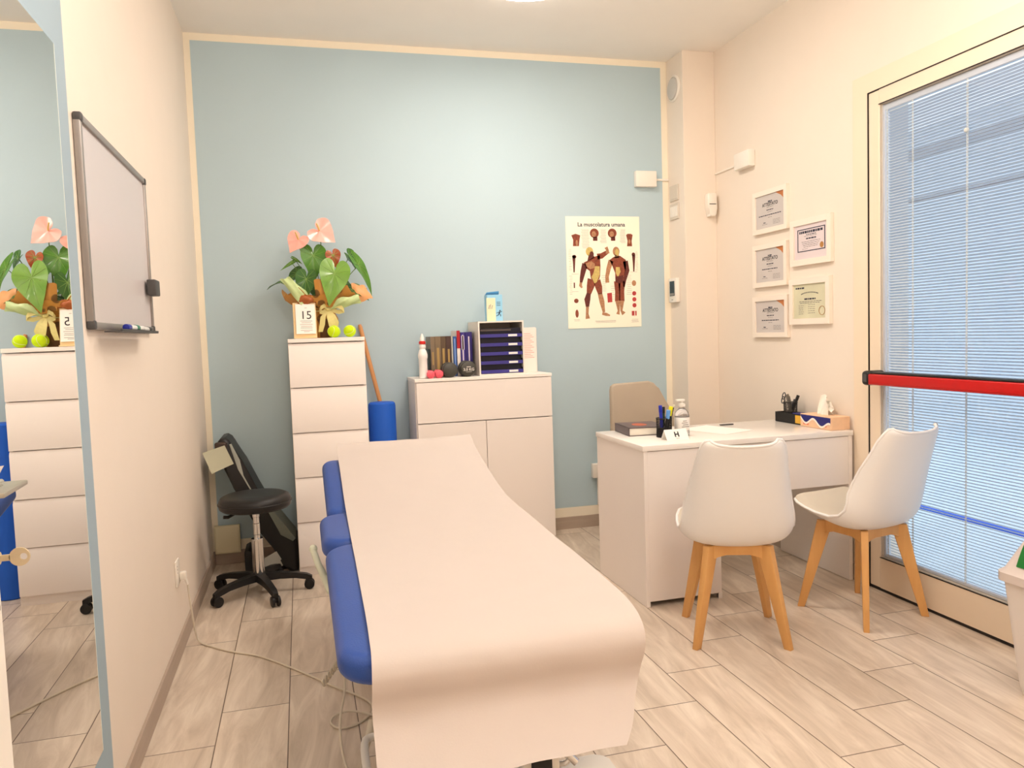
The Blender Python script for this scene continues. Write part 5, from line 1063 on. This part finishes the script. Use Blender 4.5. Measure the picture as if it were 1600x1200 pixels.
pen('ballpoint_pen', 'thin black ballpoint with pale tip, leaning to the right in the pen cup', (cupx+0.024, cupy+0.004, cz_), (cupx+0.048, cupy-0.010, ZD+0.148), 0.0042, BLACKP, mat('cream_pen_tip', (230, 222, 200), 0.4), 'pen', 0.12)
nc = thing('tent_card', 'small white tent card with a black double mark in front of the pen cup', 'card', (2.135, -1.335, ZD))
Mn = Matrix.Translation((2.137, -1.330, ZD)) @ Matrix.Rotation(math.radians(2), 4, 'Z')
tcd = MB().prism([(-0.030, 0.0), (-0.0285, 0.0), (0.0, 0.045), (0.0285, 0.0), (0.030, 0.0), (0.0, 0.0475)], 'x', -0.056, 0.056, M=Mn).build('folded_card', mat('white_card', (248, 246, 238), 0.5), nc)
nrm = (Mn.to_3x3() @ Vector((0, -0.0475, 0.030))).normalized(); X_ = Mn.to_3x3() @ Vector((1, 0, 0)); Y_ = nrm.cross(X_)
absorb(tcd, [text('mark', 'H', 0.034, (Mn @ Vector((0.0, -0.0148, 0.0246)))+nrm*0.0006, X_, Y_, PRINT, nc, bold=0.0012), text('under', 'o o', 0.010, (Mn @ Vector((0.0, -0.0248, 0.0090)))+nrm*0.0006, X_, Y_, GREYINK, nc)])
# hand sanitiser bottle
sz = thing('pump_bottle', 'clear sanitiser bottle with white label standing behind the tent card', 'bottle', (2.222, -1.235, ZD))
CLP = mat('clear_plastic', (236, 234, 236), 0.08, trans=0.92, noise=0.0, ior=1.35)
MB().lathe([(0.028, 0), (0.033, 0.003), (0.034, 0.02), (0.034, 0.095), (0.030, 0.112), (0.018, 0.126), (0.014, 0.130), (0.014, 0.138)], (2.222, -1.235, ZD), 36).build('bottle_body', CLP, sz)
MB().lathe([(0.0344, 0.030), (0.0347, 0.0305), (0.0347, 0.088), (0.0344, 0.0885)], (2.222, -1.235, ZD), 36, cap=False).build('bottle_label', mat('bottle_label_paper', (244, 240, 234), 0.5), sz)
g = MB()
for q in range(4): g.box(2.203+0.006*(q % 2), 2.240-0.004*q, -1.2701, -1.2696, ZD+0.045+0.009*q, ZD+0.0475+0.009*q)
g.build('label_print', GREYINK, sz)
MB().lathe([(0.016, 0.138), (0.0165, 0.150), (0.009, 0.153), (0.005, 0.155), (0.005, 0.166)], (2.222, -1.235, ZD), 24).box(2.192, 2.236, -1.243, -1.227, ZD+0.163, ZD+0.173, 0.003, 2).build('pump_head', PLAST, sz)
pp = MB(); pp.org = (2.45, -1.1, ZD); Mp = Matrix.Translation((2.46, -1.12, ZD)) @ Matrix.Rotation(0.35, 4, 'Z')
pp.box(-0.105, 0.105, -0.148, 0.148, 0.0002, 0.0012, M=Mp); tag(pp.build('paper_sheet', mat('white_printer_paper', (248, 244, 238), 0.6)), 'white sheet of paper lying in the middle of the desk top', 'paper sheet')
ph = MB(); ph.org = (2.60, -0.98, ZD); ph.box(2.565, 2.640, -0.990, -0.975, 0.7162+0.0000, 0.7215, 0.002, 1); tag(ph.build('pen_on_desk', DGREY), 'small dark pen lying on the desk behind the paper sheet', 'pen')
bpy.data.objects['pen_on_desk'].name = 'ballpoint_pen'
# black letter tray with mesh cup, and tissue box at the right end
tyr = thing('desk_organiser', 'black desk organiser tray at the right end of the desk', 'organiser', (2.945, -1.07, ZD))
m = MB(); a0, a1, b0, b1 = 2.905, 2.985, -1.178, -0.955
m.box(a0, a1, b0, b1, ZD, ZD+0.003).box(a0, a0+0.003, b0, b1, ZD, ZD+0.050).box(a1-0.003, a1, b0, b1, ZD, ZD+0.050).box(a0+0.003, a1-0.003, b0, b0+0.003, ZD, ZD+0.050).box(a0+0.003, a1-0.003, b1-0.003, b1, ZD, ZD+0.050).box(a0+0.003, a1-0.003, -1.085, -1.082, ZD, ZD+0.050)
m.build('tray', BLACKP, tyr)
MB().box(a0-0.0015, a0, -1.172, -1.128, ZD+0.006, ZD+0.046).build('yellow_label', mat('yellow_label', (226, 176, 60), 0.5), tyr)
MB().box(a0+0.006, a1-0.006, -1.172, -1.090, ZD+0.003, ZD+0.054, 0.002, 1).build('note_block', mat('navy_note_block', (40, 42, 110), 0.5), tyr)
mc = mesh_cup(2.945, -1.030, ZD+0.0035, 0.034, 0.098, 'black mesh cup of scissors and staplers standing in the desk organiser')
ux, uy, uz = 2.945, -1.030, ZD+0.0035+0.052
MTG = mat('grey_tool_metal', (128, 124, 118), 0.35, metal=0.6)
stp = MB(); stp.org = (ux, uy, uz); Ms = Matrix.Translation((ux-0.002, uy-0.006, uz)) @ Matrix.Rotation(math.radians(-14), 4, 'Y') @ Matrix.Rotation(0.5, 4, 'Z')
stp.box(-0.011, 0.011, -0.006, 0.006, 0.0, 0.092, 0.004, 2, M=Ms).box(-0.012, 0.010, -0.009, -0.007, 0.0, 0.080, 0.001, 1, M=Ms); tag(stp.build('stapler', MTG), 'grey stapler standing upright in the black mesh cup', 'stapler')
scs = thing('scissors', 'scissors with black and grey handles at the left of the mesh cup', 'scissors', (ux-0.02, uy+0.012, uz))
sg = MB()
for c_, rr_ in (((ux-0.034, uy+0.006, uz+0.080), 0.012), ((ux-0.028, uy+0.022, uz+0.058), 0.012)): sg.tube([(c_[0]+0.3*rr_*math.sin(t), c_[1]+rr_*math.cos(t), c_[2]+rr_*1.4*math.sin(t)) for t in [2*PI*i/18 for i in range(18)]], 0.0028, 8, closed=True)
sg.build('handles', DGREY, scs); MB().hexa([(ux-0.022, uy+0.004, uz), (ux-0.018, uy+0.004, uz), (ux-0.018, uy+0.012, uz), (ux-0.022, uy+0.012, uz), (ux-0.030, uy+0.003, uz+0.068), (ux-0.027, uy+0.003, uz+0.068), (ux-0.027, uy+0.012, uz+0.068), (ux-0.030, uy+0.012, uz+0.068)]).build('blades', ALU, scs)
pen('marker_pen', 'black marker leaning right in the mesh cup of tools', (ux+0.006, uy-0.006, uz), (ux+0.026, uy-0.030, uz+0.082), 0.008, BLACKP, BLACKP, 'marker')
pen('marker_pen', 'short black pen at the back right of the mesh cup of tools', (ux+0.014, uy+0.010, uz), (ux+0.029, uy+0.004, uz+0.060), 0.006, BLACKP, DGREY, 'marker')
tsb = thing('tissue_box', 'orange tissue box with a navy wave and a white tissue standing out of it', 'tissue box', (2.945, -1.30, ZD))
t0, t1, s0, s1, th_ = 2.893, 2.997, -1.418, -1.185, 0.062
TBX = mat('orange_white_card', (236, 196, 160), 0.5, noise=0.12, nscale=30)
body = MB().box(t0, t1, s0, s1, ZD, ZD+th_, 0.0015, 1).build('carton', TBX, tsb)
g = MB(); nv = MB(); wv_ = MB(); N_ = 28
def wave(t): return ZD+0.030+0.016*math.sin(t*2*PI*1.9+2.6)*(1-0.2*t)-0.020*(t-0.5)
top_ = ZD+th_-0.004
P_ = [(t0-0.0006, s1-0.004-(s1-s0-0.008)*i/N_, wave(i/N_)) for i in range(N_+1)]
for i in range(N_):
    a_, b_ = P_[i], P_[i+1]; nv.flat([a_, b_, (b_[0], b_[1], top_), (a_[0], a_[1], top_)], 0.0004, (-1, 0, 0))
    wv_.flat([(a_[0]-0.0004, a_[1], a_[2]-0.008), (b_[0]-0.0004, b_[1], b_[2]-0.008), (b_[0]-0.0004, b_[1], b_[2]+0.002), (a_[0]-0.0004, a_[1], a_[2]+0.002)], 0.0004, (-1, 0, 0))
absorb(body, [nv.build('navy_wave', mat('navy_wave_print', (22, 26, 112), 0.4), tsb), wv_.build('white_wave', mat('white_wave_print', (246, 238, 226), 0.4), tsb),
    MB().box(t0-0.0008, t0, -1.385, -1.345, ZD+0.012, ZD+0.026).box(t0-0.0008, t0, -1.25, -1.21, ZD+0.010, ZD+0.022).build('pink_print', mat('coral_print', (224, 116, 84), 0.4, noise=0.3, nscale=60), tsb)])
TSM = mat('white_tissue', (244, 240, 230), 0.85, bump=0.3, bscale=40); G = []
for i in range(11):
    v = i/10; row = []
    for j in range(21):
        u = j/20; t = (u-0.5)*2
        row.append((2.945+0.006*math.sin(9*u)*(1-v*0.3)+0.018*v*math.sin(u*5)+0.010*v, -1.285-(0.040+0.030*math.sin(PI*min(1, v*1.2))*(1-v)*0+0.012*v)*t*(1-0.35*v*v)-0.01*v, ZD+th_-0.003+v*(0.092-0.026*max(0, -t*-1)*1.0+0.006*math.sin(12*u)) - 0.010*abs(t)*(1-v)))
    G.append(row)
tm = MB(); tm.sheet(G, 0.0012)
G2 = [[(p[0]+0.012+0.01*math.sin(i), p[1]-0.020, ZD+th_-0.003+(p[2]-ZD-th_+0.003)*0.72) for p in row] for i, row in enumerate(G)]
tm.sheet(G2, 0.0012); tm.build('tissue', TSM, tsb, sharp=70)
